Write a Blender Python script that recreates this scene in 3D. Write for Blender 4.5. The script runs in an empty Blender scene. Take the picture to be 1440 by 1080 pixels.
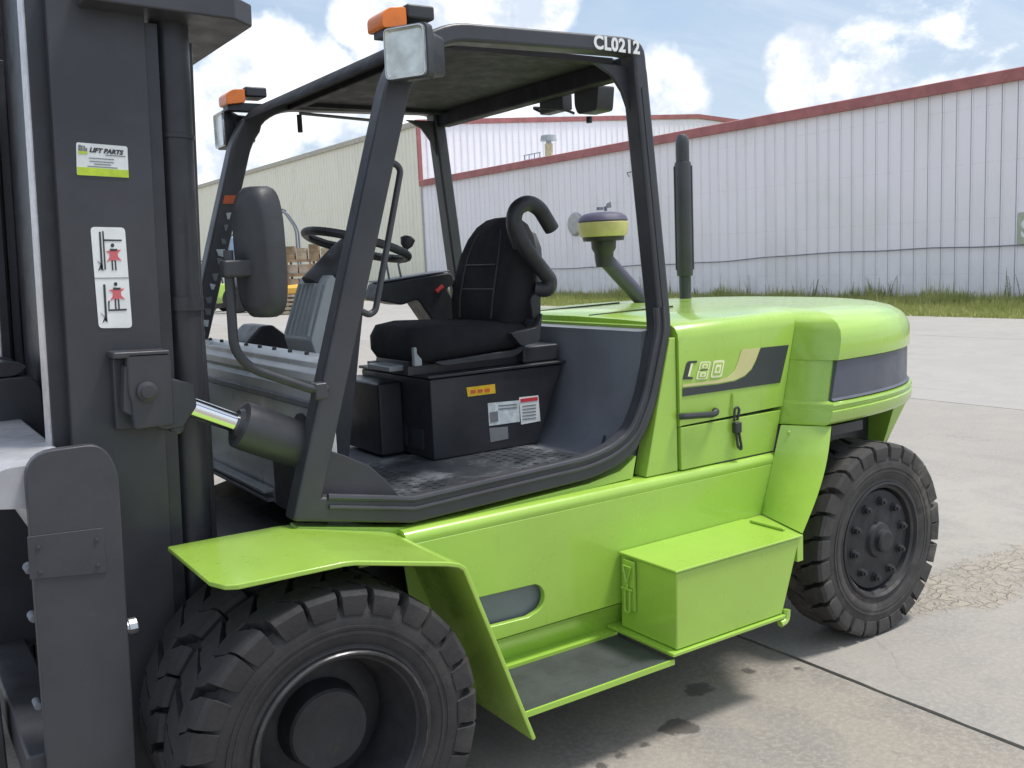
import bpy, bmesh, math, random
from mathutils import Vector, Matrix
random.seed(7)
S = bpy.context.scene
COL = S.collection
# ------------------------------------------------------------------ camera
F_PX, CAM = 1370.59, Vector((-0.9533, -3.4817, 1.6839))
YAW, PITCH, ROLL = 0.5859, -0.1285, -0.0439
fw = Vector((math.sin(YAW)*math.cos(PITCH), math.cos(YAW)*math.cos(PITCH), math.sin(PITCH)))
r0 = Vector((math.cos(YAW), -math.sin(YAW), 0)); u0 = r0.cross(fw)
RT = math.cos(ROLL)*r0 + math.sin(ROLL)*u0
UP = -math.sin(ROLL)*r0 + math.cos(ROLL)*u0
cd = bpy.data.cameras.new('camera'); cam = bpy.data.objects.new('camera', cd); COL.objects.link(cam)
m = Matrix((RT, UP, -fw)).transposed().to_4x4(); m.translation = CAM
cam.matrix_world = m
cd.sensor_fit = 'HORIZONTAL'; cd.sensor_width = 36; cd.lens = 36*F_PX/1440
cd.clip_start = .05; cd.clip_end = 3000
S.camera = cam
S.render.resolution_x, S.render.resolution_y = 1024, 768
def ray(px, py): return fw + RT*((px-720)/F_PX) - UP*((py-540)/F_PX)
def P(px, py, ax, val):
    """photo pixel -> point on the plane coordinate[ax] = val"""
    d = ray(px, py); t = (val-CAM[ax])/d[ax]; return CAM + d*t
# ------------------------------------------------------------------ light
SUN_DIR = Vector((0.40, -0.20, 1.0)).normalized()      # towards the sun
sun_el = math.asin(SUN_DIR.z); sun_az = math.atan2(SUN_DIR.x, SUN_DIR.y)
sl = bpy.data.lights.new('sun', 'SUN'); sl.energy = 2.05; sl.angle = math.radians(11.0); sl.color = (1, .96, .9)
so = bpy.data.objects.new('sun', sl); COL.objects.link(so)
so.rotation_euler = SUN_DIR.to_track_quat('Z', 'Y').to_euler()
W = bpy.data.worlds.new('World'); S.world = W; W.use_nodes = True
S.view_settings.view_transform = 'Standard'; S.view_settings.look = 'None'
S.view_settings.exposure = 0.82; S.view_settings.gamma = 1
S.view_settings.use_curve_mapping = False

class NT:
    """small node-tree helper"""
    def __init__(s, tree): s.t = tree; s.n = tree.nodes; s.l = tree.links
    def new(s, typ, **kw):
        n = s.n.new(typ)
        for k, v in kw.items(): setattr(n, k, v)
        return n
    def link(s, a, b): s.l.new(a, b)
    def put(s, sock, v):
        if isinstance(v, bpy.types.NodeSocket): s.l.new(v, sock)
        else: sock.default_value = v
    def math(s, op, a, b=0.0, c=0.0, clamp=False):
        n = s.new('ShaderNodeMath', operation=op, use_clamp=clamp)
        s.put(n.inputs[0], a); s.put(n.inputs[1], b); s.put(n.inputs[2], c); return n.outputs[0]
    def vmath(s, op, a, b=(0, 0, 0)):
        n = s.new('ShaderNodeVectorMath', operation=op); s.put(n.inputs[0], a); s.put(n.inputs[1], b)
        return n.outputs['Value'] if op in ('DOT_PRODUCT', 'LENGTH', 'DISTANCE') else n.outputs[0]
    def noise(s, vec, scale, detail=4, rough=.55, dist=0):
        n = s.new('ShaderNodeTexNoise'); n.inputs['Scale'].default_value = scale
        n.inputs['Detail'].default_value = detail; n.inputs['Roughness'].default_value = rough
        n.inputs['Distortion'].default_value = dist
        if vec is not None: s.link(vec, n.inputs['Vector'])
        return n.outputs['Fac']
    def ramp(s, fac, lo, hi, a=0.0, b=1.0):
        n = s.new('ShaderNodeMapRange', clamp=True); n.interpolation_type = 'SMOOTHSTEP'
        s.put(n.inputs[0], fac); s.put(n.inputs[1], lo); s.put(n.inputs[2], hi); s.put(n.inputs[3], a); s.put(n.inputs[4], b)
        return n.outputs[0]
    def mix(s, fac, a, b, mode='MIX'):
        n = s.new('ShaderNodeMix', data_type='RGBA', blend_type=mode)
        s.put(n.inputs[0], fac)
        s.put(n.inputs[6], a if isinstance(a, bpy.types.NodeSocket) else (*a, 1)[:4])
        s.put(n.inputs[7], b if isinstance(b, bpy.types.NodeSocket) else (*b, 1)[:4])
        return n.outputs[2]
    def bump(s, h, strength, dist=.01):
        n = s.new('ShaderNodeBump'); n.inputs['Strength'].default_value = strength; n.inputs['Distance'].default_value = dist
        s.link(h, n.inputs['Height']); return n.outputs[0]

def build_world():
    t = NT(W.node_tree); t.n.clear()
    sky = t.new('ShaderNodeTexSky', sky_type='NISHITA'); sky.sun_disc = False
    sky.sun_elevation = sun_el; sky.sun_rotation = sun_az
    sky.air_density = 1.1; sky.dust_density = 1.2; sky.ozone_density = 1.2; sky.altitude = 20
    g = t.new('ShaderNodeTexCoord').outputs['Generated']
    d = t.vmath('NORMALIZE', g)
    sep = t.new('ShaderNodeSeparateXYZ'); t.link(d, sep.inputs[0])
    z = t.math('MAXIMUM', sep.outputs[2], 0.0)
    den = t.math('ADD', z, .22)
    cmb = t.new('ShaderNodeCombineXYZ')
    t.link(t.math('DIVIDE', sep.outputs[0], den), cmb.inputs[0]); t.link(t.math('DIVIDE', sep.outputs[1], den), cmb.inputs[1])
    flat = cmb.outputs[0]
    # thin high veil
    veil = t.ramp(t.noise(flat, 1.1, 7, .6, .6), .30, .60)
    veil2 = t.ramp(t.noise(t.vmath('MULTIPLY', flat, (1.0, 3.0, 1)), 1.3, 6, .6, .8), .42, .7)
    # heaped clouds all round the sky; extra unseen cover added overhead for fill light
    low = t.noise(t.vmath('MULTIPLY', d, (1, 1, 1.7)), 4.2, 9, .6)
    heap = t.ramp(t.math('ADD', low, t.ramp(z, .2, .55, 0, .07)), .52, .60)
    # the heaps seen over the roofs
    fine = t.noise(d, 17, 7, .6)
    fine2 = t.noise(d, 46, 5, .6)
    wob = t.math('ADD', t.math('MULTIPLY', t.math('SUBTRACT', fine, .5), 1.15), t.math('MULTIPLY', t.math('SUBTRACT', fine2, .5), .55))
    for px, py, rad in [(395, 85, 2.3), (350, 130, 2.6), (300, 150, 2.4), (440, 130, 3.0), (560, 35, 2.9), (660, 10, 3.4), (500, 30, 1.5), (300, 215, 2.2), (380, 190, 2.0), (760, 15, 2.2),
                        (1128, 85, 1.75), (1165, 128, 1.8), (1110, 135, 1.2), (935, 120, 2.0), (965, 145, 1.4), (875, 140, 1.8), (790, 130, 2.2)]:
        v = ray(px, py).normalized()
        dist = t.vmath('DISTANCE', d, tuple(v))
        q = t.math('ADD', t.math('DIVIDE', dist, math.radians(rad)), wob)
        heap = t.math('MAXIMUM', heap, t.ramp(q, 1.16, .74))
    shade = t.ramp(t.math('ADD', t.noise(t.vmath('ADD', d, (.0, .0, .028)), 15, 7, .6), t.math('MULTIPLY', t.noise(d, 46, 5, .6), .25)), .50, .74)
    cloudcol = t.mix(shade, (4.2, 4.7, 5.5), (7.2, 7.3, 7.5))
    veilcol = (3.2, 3.95, 4.95)
    skyc = t.mix(1.0, sky.outputs[0], (.88, .88, .88), 'MULTIPLY')
    c = t.mix(t.math('MULTIPLY', veil, .72), skyc, veilcol)
    c = t.mix(t.math('MULTIPLY', veil2, .55), c, (4.6, 5.1, 5.8))
    c = t.mix(t.ramp(z, .34, .02, 0, .55), c, (3.7, 4.3, 5.1))
    c = t.mix(heap, c, cloudcol)
    bg = t.new('ShaderNodeBackground'); bg.inputs[1].default_value = .1
    t.link(c, bg.inputs[0])
    out = t.new('ShaderNodeOutputWorld'); t.link(bg.outputs[0], out.inputs[0])
build_world()

# ------------------------------------------------------------------ materials
def material(name, col, rough=.5, metal=0.0, var=.12, vscale=6.0, bump=.0, bscale=60.0, coat=0.0, spec=.5, dirt=None, rvar=.12, trans=0, wave=0):
    M = bpy.data.materials.new(name); M.use_nodes = True
    t = NT(M.node_tree); t.n.clear()
    b = t.new('ShaderNodeBsdfPrincipled'); o = t.new('ShaderNodeOutputMaterial'); t.link(b.outputs[0], o.inputs[0])
    co = t.new('ShaderNodeTexCoord').outputs['Object']
    n1 = t.noise(co, vscale, 5, .6)
    dk = tuple(c*(1-var) for c in col); lt = tuple(min(1, c*(1+var)) for c in col)
    c = t.mix(t.ramp(n1, .3, .7), dk, lt)
    if dirt:
        n2 = t.noise(co, 3.1, 8, .7, .4)
        c = t.mix(t.ramp(n2, dirt[1], dirt[1]+.16, 0, dirt[2]), c, dirt[0])
        n3 = t.noise(co, 38, 3, .6)
        c = t.mix(t.ramp(n3, .66, .74, 0, dirt[2]*.6), c, dirt[0])
    t.link(c, b.inputs['Base Color'])
    t.link(t.ramp(t.noise(co, vscale*2.3, 6, .65), .25, .75, max(0.03, rough-rvar), min(1, rough+rvar)), b.inputs['Roughness'])
    b.inputs['Metallic'].default_value = metal
    b.inputs['Coat Weight'].default_value = coat; b.inputs['Coat Roughness'].default_value = .12
    b.inputs['Specular IOR Level'].default_value = spec
    if trans: b.inputs['Transmission Weight'].default_value = trans
    if wave:
        h = t.math('ADD', t.math('MULTIPLY', t.noise(co, 3.2, 2, .5), 1.0), t.math('MULTIPLY', t.noise(co, bscale, 3, .5), .05))
        t.link(t.bump(h, wave, .03), b.inputs['Normal'])
        sk = t.noise(t.vmath('MULTIPLY', co, (9, 9, .8)), 2.2, 7, .7)
        c2 = t.mix(t.ramp(sk, .60, .78, 0, .30), c, tuple(v*.55 for v in col))
        sc = t.noise(t.vmath('MULTIPLY', co, (3, 3, 60)), 2.0, 3, .6)
        c2 = t.mix(t.math('MULTIPLY', t.ramp(sc, .70, .74), t.ramp(t.noise(co, 2.0, 3), .52, .62, 0, .35)), c2, (.45, .55, .25))
        t.link(c2, b.inputs['Base Color'])
    elif bump: t.link(t.bump(t.noise(co, bscale, 4, .6), bump, .004), b.inputs['Normal'])
    return M
G = material('lime paint', (.345, .55, .074), .32, var=.05, vscale=2.5, bump=.06, bscale=26, coat=.8, dirt=((.16, .22, .06), .60, .22), rvar=.1, wave=.10)
DK = material('charcoal paint', (.046, .047, .056), .42, var=.14, vscale=4, bump=.10, bscale=70, dirt=((.11, .11, .11), .60, .22), rvar=.1)
DK2 = material('satin black paint', (.030, .031, .038), .40, var=.2, vscale=5, bump=.08, bscale=80, dirt=((.09, .09, .09), .62, .2))
GREY = material('mid grey paint', (.185, .200, .235), .42, var=.12, vscale=4, bump=.08, bscale=60, dirt=((.22, .22, .21), .58, .35))
GREYL = material('light grey panel paint', (.34, .37, .39), .38, var=.1, vscale=4, bump=.06, bscale=60, dirt=((.3, .3, .28), .57, .4))
BAND = material('slate band paint', (.085, .095, .125), .40, var=.06, vscale=4, bump=.12, bscale=160)
RUB = material('tyre rubber', (.024, .023, .026), .72, var=.25, vscale=9, bump=.3, bscale=90, dirt=((.075, .070, .064), .49, .4), rvar=.1)
RUBD = material('dusty tyre rubber', (.052, .049, .048), .80, var=.25, vscale=9, bump=.25, bscale=90, dirt=((.20, .175, .145), .50, .45), rvar=.08)
FABRIC = material('black woven seat cloth', (.024, .023, .027), .9, var=.12, vscale=7, bump=.35, bscale=700, spec=.2)
VINYL = material('black vinyl', (.030, .031, .036), .5, var=.2, vscale=20, bump=.25, bscale=200)
PLAST = material('black plastic', (.034, .036, .042), .48, var=.15, vscale=10, bump=.12, bscale=150)
STEEL = material('worn bright steel', (.62, .62, .63), .32, metal=.85, var=.1, vscale=14, bump=.05, bscale=40, dirt=((.28, .27, .26), .6, .5))
RAILW = material('polished rail edge', (.60, .58, .60), .38, metal=.35, var=.12, vscale=20, dirt=((.3, .28, .27), .62, .5))
CHROME = material('chromed rod', (.86, .86, .86), .10, metal=1, var=.02, rvar=.03)
AMBER = material('amber lens', (.78, .19, .015), .28, var=.08, vscale=20, coat=.3)
LENS = material('lamp glass', (.66, .68, .64), .18, var=.22, vscale=16, metal=.45, coat=.8, bump=.10, bscale=22)
WHITE = material('white sticker', (.78, .80, .80), .45, var=.05, vscale=20)
PALE = material('pale sticker', (.62, .68, .70), .5, var=.18, vscale=35)
CREAMD = material('cream decal', (.60, .57, .27), .4, var=.05)
YEL = material('yellow sticker', (.80, .50, .03), .45, var=.1, vscale=40)
YELB = material('pale yellow bowl', (.60, .53, .22), .35, var=.08, vscale=12, coat=.2)
PALEC = material('pale cream outline', (.82, .82, .52), .4, var=.03)
RED = material('red print', (.60, .05, .06), .5, var=.05)
SALMON = material('red pictogram print', (.62, .13, .15), .5, var=.05)
INK = material('dark print and void black', (.04, .045, .05), .5, var=.05)
INKG = material('grey print', (.20, .21, .22), .5, var=.1)
LIMEP = material('lime print', (.52, .68, .05), .45, var=.12, vscale=30)
ORANGE = material('orange sticker', (.72, .15, .05), .5, var=.1)

# ------------------------------------------------------------------ mesh helper
class MB:
    def __init__(s): s.v = []; s.f = []
    def add(s, vs, fs):
        k = len(s.v); s.v += [tuple(v) for v in vs]; s.f += [tuple(i+k for i in f) for f in fs]; return s
    def box(s, x0, x1, y0, y1, z0, z1):
        return s.add([(x0,y0,z0),(x1,y0,z0),(x1,y1,z0),(x0,y1,z0),(x0,y0,z1),(x1,y0,z1),(x1,y1,z1),(x0,y1,z1)],
                     [(0,3,2,1),(4,5,6,7),(0,1,5,4),(1,2,6,5),(2,3,7,6),(3,0,4,7)])
    def prism(s, poly, ax, a, b):
        n = len(poly)
        def mk(p, h):
            return (h, p[0], p[1]) if ax == 'x' else (p[0], h, p[1]) if ax == 'y' else (p[0], p[1], h)
        vs = [mk(p, a) for p in poly] + [mk(p, b) for p in poly]
        return s.add(vs, [tuple(range(n))[::-1], tuple(range(n, 2*n))] + [(i, (i+1) % n, n+(i+1) % n, n+i) for i in range(n)])
    def loft(s, rings, cap=True, closed=True):
        n = len(rings[0]); vs = [p for r in rings for p in r]; fs = []
        for k in range(len(rings)-1):
            for i in range(n if closed else n-1):
                j = (i+1) % n; fs.append((k*n+i, k*n+j, (k+1)*n+j, (k+1)*n+i))
        if cap: fs += [tuple(range(n))[::-1], tuple((len(rings)-1)*n+i for i in range(n))]
        return s.add(vs, fs)
    def tube(s, path, r, n=12, closed=False):
        path = [Vector(p) for p in path]; m_ = len(path); rings = []
        prev = None
        for i, p in enumerate(path):
            a = path[(i-1) % m_] if (closed or i > 0) else p
            b = path[(i+1) % m_] if (closed or i < m_-1) else p
            d = (b-a).normalized()
            if prev is None:
                u = d.orthogonal().normalized()
            else:
                u = (prev - d*prev.dot(d)).normalized()
            prev = u; w = d.cross(u); rr = r[i] if isinstance(r, (list, tuple)) else r
            rings.append([tuple(p + (u*math.cos(2*math.pi*k/n) + w*math.sin(2*math.pi*k/n))*rr) for k in range(n)])
        if closed: rings.append(rings[0])
        return s.loft(rings, cap=not closed)
    def lathe(s, prof, ax, c, n=32, cap=True):
        """prof: (radius, height along axis)"""
        rings = []
        for r, h in prof:
            ring = []
            for k in range(n):
                a = 2*math.pi*k/n; ca, sa = r*math.cos(a), r*math.sin(a)
                ring.append((c[0]+h, c[1]+ca, c[2]+sa) if ax == 'x' else (c[0]+ca, c[1]+h, c[2]-sa) if ax == 'y' else (c[0]+ca, c[1]+sa, c[2]+h))
            rings.append(ring)
        return s.loft(rings, cap=cap)
    def sweep(s, path, w, y0, y1, closed=False):
        """rectangular bar: path of (x,z) in a vertical plane, in-plane width w (number or per point), from y0 to y1"""
        n = len(path); rings = []
        for i in range(n):
            a = Vector(path[(i-1) % n]) if (closed or i > 0) else Vector(path[i])
            b = Vector(path[(i+1) % n]) if (closed or i < n-1) else Vector(path[i])
            c = Vector(path[i]); d1 = (c-a); d2 = (b-c)
            d = ((d1.normalized() if d1.length > 1e-9 else Vector((0, 0))) + (d2.normalized() if d2.length > 1e-9 else Vector((0, 0)))).normalized()
            nn = Vector((-d.y, d.x)); k = 1.0
            if d1.length > 1e-9 and d2.length > 1e-9: k = 1/max(.5, d.dot(d1.normalized()))
            ww = (w[i] if isinstance(w, (list, tuple)) else w)*.5*k
            p, q = c+nn*ww, c-nn*ww
            rings.append([(p.x, y0, p.y), (p.x, y1, p.y), (q.x, y1, q.y), (q.x, y0, q.y)])
        if closed: rings.append(rings[0])
        return s.loft(rings, cap=not closed)
    def build(s, name, mat, parent=None, bevel=0, seg=2, smooth=32, loc=None, kind=None):
        me = bpy.data.meshes.new(name); me.from_pydata(s.v, [], s.f)
        bm = bmesh.new(); bm.from_mesh(me); bmesh.ops.remove_doubles(bm, verts=bm.verts, dist=1e-6)
        bmesh.ops.recalc_face_normals(bm, faces=bm.faces); bm.to_mesh(me); bm.free()
        return obj(name, me, mat, parent, bevel, seg, smooth, loc, kind)
def obj(name, me, mat, parent=None, bevel=0, seg=2, smooth=32, loc=None, kind=None):
    o = bpy.data.objects.new(name, me); COL.objects.link(o)
    if mat and not me.materials: me.materials.append(mat)
    if smooth:
        me.shade_smooth() if hasattr(me, 'shade_smooth') else None
        me.set_sharp_from_angle(angle=math.radians(smooth))
    if bevel:
        b = o.modifiers.new('edge', 'BEVEL'); b.width = bevel; b.segments = seg; b.limit_method = 'ANGLE'; b.angle_limit = math.radians(35)
        b.harden_normals = True
    if parent: o.parent = parent
    if loc: o.location = loc
    if kind: o['kind'] = kind
    return o
def empty(name, label, cat, loc=(0, 0, 0), rz=0, group=None):
    o = bpy.data.objects.new(name, None); COL.objects.link(o); o.empty_display_size = .2
    o.location = loc; o.rotation_euler = (0, 0, rz); return tag(o, label, cat, group)
def tag(o, label, cat, group=None):
    o['label'] = label; o['category'] = cat
    if group: o['group'] = group
    return o
def rounded(pts, r, n=5, closed=True):
    """round the corners of a 2D/3D polyline; r one radius or one per point"""
    out = []; m_ = len(pts); V = [Vector(p) for p in pts]
    for i, p in enumerate(V):
        rr = r[i] if isinstance(r, (list, tuple)) else r
        if (not closed and i in (0, m_-1)) or rr <= 0: out.append(tuple(p)); continue
        a = V[(i-1) % m_]-p; b = V[(i+1) % m_]-p
        k = min(rr, a.length*.48, b.length*.48); A = p+a.normalized()*k; B = p+b.normalized()*k
        for j in range(n+1):
            t = j/n; out.append(tuple(A*(1-t)**2 + p*2*t*(1-t) + B*t*t))
    return out
def text_mesh(txt, size, offset=0.0, shear=0.0, extrude=.0012, spacing=1.0):
    c = bpy.data.curves.new('lettering', 'FONT'); c.body = txt; c.size = size; c.offset = offset; c.shear = shear
    c.extrude = extrude; c.align_x = 'LEFT'; c.space_character = spacing; c.resolution_u = 4
    o = bpy.data.objects.new('lettering', c); COL.objects.link(o)
    me = bpy.data.meshes.new_from_object(o.evaluated_get(bpy.context.evaluated_depsgraph_get()))
    bpy.data.objects.remove(o); return me
def text_on_side(name, txt, size, x, y, z, mat, parent, rot=0.0, sx=1.0, **kw):
    """lettering on a face that looks to -Y"""
    me = text_mesh(txt, size, **kw)
    me.transform(Matrix.Translation((x, y, z)) @ Matrix.Rotation(rot, 4, 'Y') @ Matrix.Rotation(math.pi/2, 4, 'X') @ Matrix.Scale(sx, 4, (1, 0, 0)))
    return obj(name, me, mat, parent, smooth=0)

# ================================================================== GROUND
def ground_material():
    M = bpy.data.materials.new('weathered concrete'); M.use_nodes = True
    t = NT(M.node_tree); t.n.clear()
    b = t.new('ShaderNodeBsdfPrincipled'); o = t.new('ShaderNodeOutputMaterial'); t.link(b.outputs[0], o.inputs[0])
    co = t.new('ShaderNodeNewGeometry').outputs['Position']
    big = t.noise(co, .35, 6, .6, .4); mid = t.noise(co, 2.6, 8, .65, .3); fin = t.noise(co, 45, 5, .7); grit = t.noise(co, 190, 3, .6)
    c = t.mix(t.ramp(big, .3, .7), (.25, .221, .186), (.335, .301, .260))
    c = t.mix(t.ramp(mid, .42, .66, 0, .75), c, (.215, .20, .185))
    c = t.mix(t.ramp(fin, .42, .66, 0, .6), c, (.39, .36, .32))
    c = t.mix(t.ramp(grit, .57, .68, 0, .6), c, (.17, .155, .14))
    c = t.mix(t.ramp(t.noise(co, 7, 6, .7, .5), .56, .70, 0, .5), c, (.19, .175, .16))
    c = t.mix(t.ramp(t.noise(co, 120, 2, .5), .66, .72, 0, .5), c, (.50, .47, .43))
    # the slabs beyond the joint are mixed paler in steps by position
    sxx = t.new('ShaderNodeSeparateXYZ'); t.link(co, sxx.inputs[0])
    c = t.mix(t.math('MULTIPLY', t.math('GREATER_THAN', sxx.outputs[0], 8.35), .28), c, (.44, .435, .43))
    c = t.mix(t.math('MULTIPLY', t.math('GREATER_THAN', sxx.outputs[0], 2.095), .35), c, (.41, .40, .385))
    # long faint tyre tracks / streaks across the far yard
    st = t.noise(t.vmath('MULTIPLY', co, (1.5, .22, 1)), 1.3, 6, .65, .6)
    c = t.mix(t.ramp(st, .55, .68, 0, .38), c, (.25, .24, .23))
    st2 = t.noise(t.vmath('MULTIPLY', co, (4.5, .35, 1)), 1.0, 6, .7, 1.5)
    c = t.mix(t.ramp(st2, .63, .69, 0, .5), c, (.21, .205, .20))
    # hairline cracks
    vor = t.new('ShaderNodeTexVoronoi', feature='DISTANCE_TO_EDGE'); vor.inputs['Scale'].default_value = .23
    wv = t.new('ShaderNodeTexNoise'); wv.inputs['Scale'].default_value = 1.4; wv.inputs['Detail'].default_value = 6; t.link(co, wv.inputs['Vector'])
    t.link(t.vmath('ADD', co, t.vmath('MULTIPLY', wv.outputs['Color'], (1.5, 1.5, 0))), vor.inputs['Vector'])
    crack = t.math('MULTIPLY', t.ramp(vor.outputs['Distance'], .0016, .0004), t.ramp(t.noise(co, .5, 2), .5, .6))
    c = t.mix(t.math('MULTIPLY', crack, .22), c, (.14, .13, .12))
    # oil and water drips beside the step
    drip = None
    wob = t.math('MULTIPLY', t.math('SUBTRACT', t.noise(co, 14, 5, .6), .5), .11)
    for x, y, r in [(1.60, -.865, .045), (1.56, -.872, .03), (1.33, -1.045, .058), (1.28, -1.03, .035), (1.13, -1.06, .018), (1.02, -1.06, .02), (.93, -1.07, .016), (1.86, -.87, .022), (2.02, -.98, .016)]:
        d = t.vmath('DISTANCE', co, (x, y, 0)); q = t.ramp(t.math('ADD', d, wob), r+.012, r-.006)
        drip = q if drip is None else t.math('MAXIMUM', drip, q)
    c = t.mix(t.math('MULTIPLY', drip, .78), c, (.075, .068, .064))
    # dirt printed by the rear tyre
    sx = t.new('ShaderNodeSeparateXYZ'); t.link(co, sx.inputs[0])
    dx = t.math('DIVIDE', t.math('SUBTRACT', sx.outputs[0], 3.55), .95); dy = t.math('DIVIDE', t.math('SUBTRACT', sx.outputs[1], -.86), .26)
    rr = t.math('SQRT', t.math('ADD', t.math('MULTIPLY', dx, dx), t.math('MULTIPLY', dy, dy)))
    pm = t.ramp(t.math('ADD', rr, t.math('MULTIPLY', t.math('SUBTRACT', mid, .5), 1.6)), 1.05, .72)
    wn2 = t.new('ShaderNodeTexNoise'); wn2.inputs['Scale'].default_value = 9; wn2.inputs['Detail'].default_value = 5; t.link(co, wn2.inputs['Vector'])
    wv3 = t.vmath('ADD', co, t.vmath('MULTIPLY', t.vmath('SUBTRACT', wn2.outputs['Color'], (.5, .5, .5)), (.17, .17, 0)))
    br = t.new('ShaderNodeTexBrick'); br.inputs['Scale'].default_value = 1; br.inputs['Brick Width'].default_value = .085; br.inputs['Row Height'].default_value = .062
    br.inputs['Mortar Size'].default_value = .010; br.inputs['Mortar Smooth'].default_value = .9; br.offset = .5
    t.link(wv3, br.inputs['Vector'])
    gap = br.outputs['Fac']
    blk = t.math('MULTIPLY', t.math('SUBTRACT', 1.0, gap), t.ramp(t.noise(co, 8, 5, .65), .36, .58))
    c = t.mix(t.math('MULTIPLY', pm, t.math('ADD', .22, t.math('MULTIPLY', blk, .36))), c, (.37, .315, .245))
    c = t.mix(t.math('MULTIPLY', t.math('MULTIPLY', pm, gap), t.ramp(t.noise(co, 6, 4, .6), .44, .64, 0, .30)), c, (.20, .165, .13))
    t.link(c, b.inputs['Base Color'])
    t.link(t.math('SUBTRACT', .86, t.math('MULTIPLY', drip, .45)), b.inputs['Roughness'])
    b.inputs['Specular IOR Level'].default_value = .3
    h = t.math('ADD', t.math('MULTIPLY', fin, .35), t.math('ADD', t.math('MULTIPLY', grit, .2), t.math('MULTIPLY', t.math('MULTIPLY', pm, blk), 1.8)))
    t.link(t.bump(h, .8, .008), b.inputs['Normal'])
    return M
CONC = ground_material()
EARTH = material('joint filler', (.055, .05, .045), .95, var=.3, vscale=20)
SOIL = material('bare soil', (.22, .21, .11), .95, var=.3, vscale=3, bump=.4, bscale=30, dirt=((.20, .25, .07), .45, .7))
MB().add([(-1200, -1200, -.03), (1200, -1200, -.03), (1200, 1200, -.03), (-1200, 1200, -.03)], [(0, 1, 2, 3)]).build('ground', SOIL, smooth=0, kind='structure')
pv = MB().add([(-60, -60, -.022), (18.7, -60, -.022), (18.7, 130, -.022), (-60, 130, -.022)], [(0, 1, 2, 3)]).build('pavement', EARTH, smooth=0, kind='structure')
xs = [-60, -34, -22.6, -16.4, -10.2, -4.07, 2.095, 8.35, 14.75, 18.7]
for i in range(len(xs)-1):
    a, b = xs[i]+.007, xs[i+1]-.007
    rnd = random.Random(i); n = 160 if i in (5, 6) else 12
    e = MB(); L = []; R_ = []
    for k in range(n+1):                                            # joint edges slightly ragged
        y = -60+190*k/n if n == 12 else (-9+14*k/n)
        L.append((a+rnd.uniform(0, .006), y)); R_.append((b-rnd.uniform(0, .006), y))
    if n != 12:
        L = [(a, -60)]+L+[(a, 130)]; R_ = [(b, -60)]+R_+[(b, 130)]
    vs = [(x, y, 0) for x, y in L]+[(x, y, 0) for x, y in R_]; q = len(L)
    fs = [(k, q+k, q+k+1, k+1) for k in range(q-1)]
    vs += [(x, y, -.02) for x, y in L]+[(x, y, -.02) for x, y in R_]
    fs += [(k, k+1, 2*q+k+1, 2*q+k) for k in range(q-1)] + [(q+k+1, q+k, 3*q+k, 3*q+k+1) for k in range(q-1)]
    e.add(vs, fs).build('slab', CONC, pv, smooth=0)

# ================================================================== WAREHOUSES
def wall_material(name, col, stain):
    M = bpy.data.materials.new(name); M.use_nodes = True
    t = NT(M.node_tree); t.n.clear()
    b = t.new('ShaderNodeBsdfPrincipled'); o = t.new('ShaderNodeOutputMaterial'); t.link(b.outputs[0], o.inputs[0])
    co = t.new('ShaderNodeNewGeometry').outputs['Position']
    st = t.noise(t.vmath('MULTIPLY', co, (1, .8, .35)), 1.1, 6, .6)
    c = t.mix(t.ramp(st, .45, .75, 0, .4), col, stain)
    sx = t.new('ShaderNodeSeparateXYZ'); t.link(co, sx.inputs[0])
    low = t.math('MULTIPLY', t.ramp(sx.outputs[2], 1.5, 0), t.ramp(t.noise(co, 2.4, 6, .6), .35, .7))
    c = t.mix(t.math('MULTIPLY', low, .5), c, stain)
    rn = t.new('ShaderNodeObjectInfo').outputs['Random']
    c = t.mix(t.math('MULTIPLY', rn, .10), c, stain)
    scw = t.math('MULTIPLY', t.ramp(t.math('ABSOLUTE', t.math('SUBTRACT', t.math('FRACT', t.math('DIVIDE', sx.outputs[2], 1.45)), .5)), .012, .006), t.ramp(t.noise(co, 5, 3), .4, .6))
    c = t.mix(t.math('MULTIPLY', scw, .16), c, (.4, .38, .38))
    t.link(c, b.inputs['Base Color']); b.inputs['Roughness'].default_value = .5
    t.link(t.bump(t.noise(co, 1.1, 4, .5), .25, .05), b.inputs['Normal'])
    return M
WW = wall_material('white ribbed sheet', (.88, .85, .90), (.70, .68, .67))
WC = wall_material('cream ribbed sheet', (.85, .82, .70), (.68, .65, .54))
SEAM = material('dark lap seam', (.22, .22, .25), .8)
LAPSHADE = material('wall lap shade', (.40, .39, .43), .8)  # darker backing between panels, paints the shade lines of the laps
TRIM = material('faded red trim', (.36, .125, .125), .55, var=.15, vscale=2, dirt=((.45, .30, .27), .55, .4))
TRIMC = material('cream trim', (.46, .43, .36), .6, var=.15)
ROOFM = material('roof sheet', (.55, .55, .56), .5)
WX, PIT, H1, H2, Y0, Y1, Y2 = 24.0, .417, 5.62, 8.75, 1.7, 41.9, 92.0
wh = empty('warehouse', 'white ribbed metal warehouse with faded red eave trim behind the grass strip', 'warehouse', (WX, 20, 0))
def wchild(mb, name, mat, **kw):
    o = mb.build(name, mat, None, **kw); o.parent = wh; o.location = (-WX, -20, 0); return o
wchild(MB().box(WX+.02, WX+16, Y0, Y1, -.02, H1-.05), 'wall', LAPSHADE, smooth=0)
prof = [(.018, .015), (0, .015), (0, .352), (-.034, .362), (-.034, .388), (0, .398), (0, .402), (.018, .402)]
pm0 = None; yk = 10.37-PIT*20
k = 0
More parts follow.
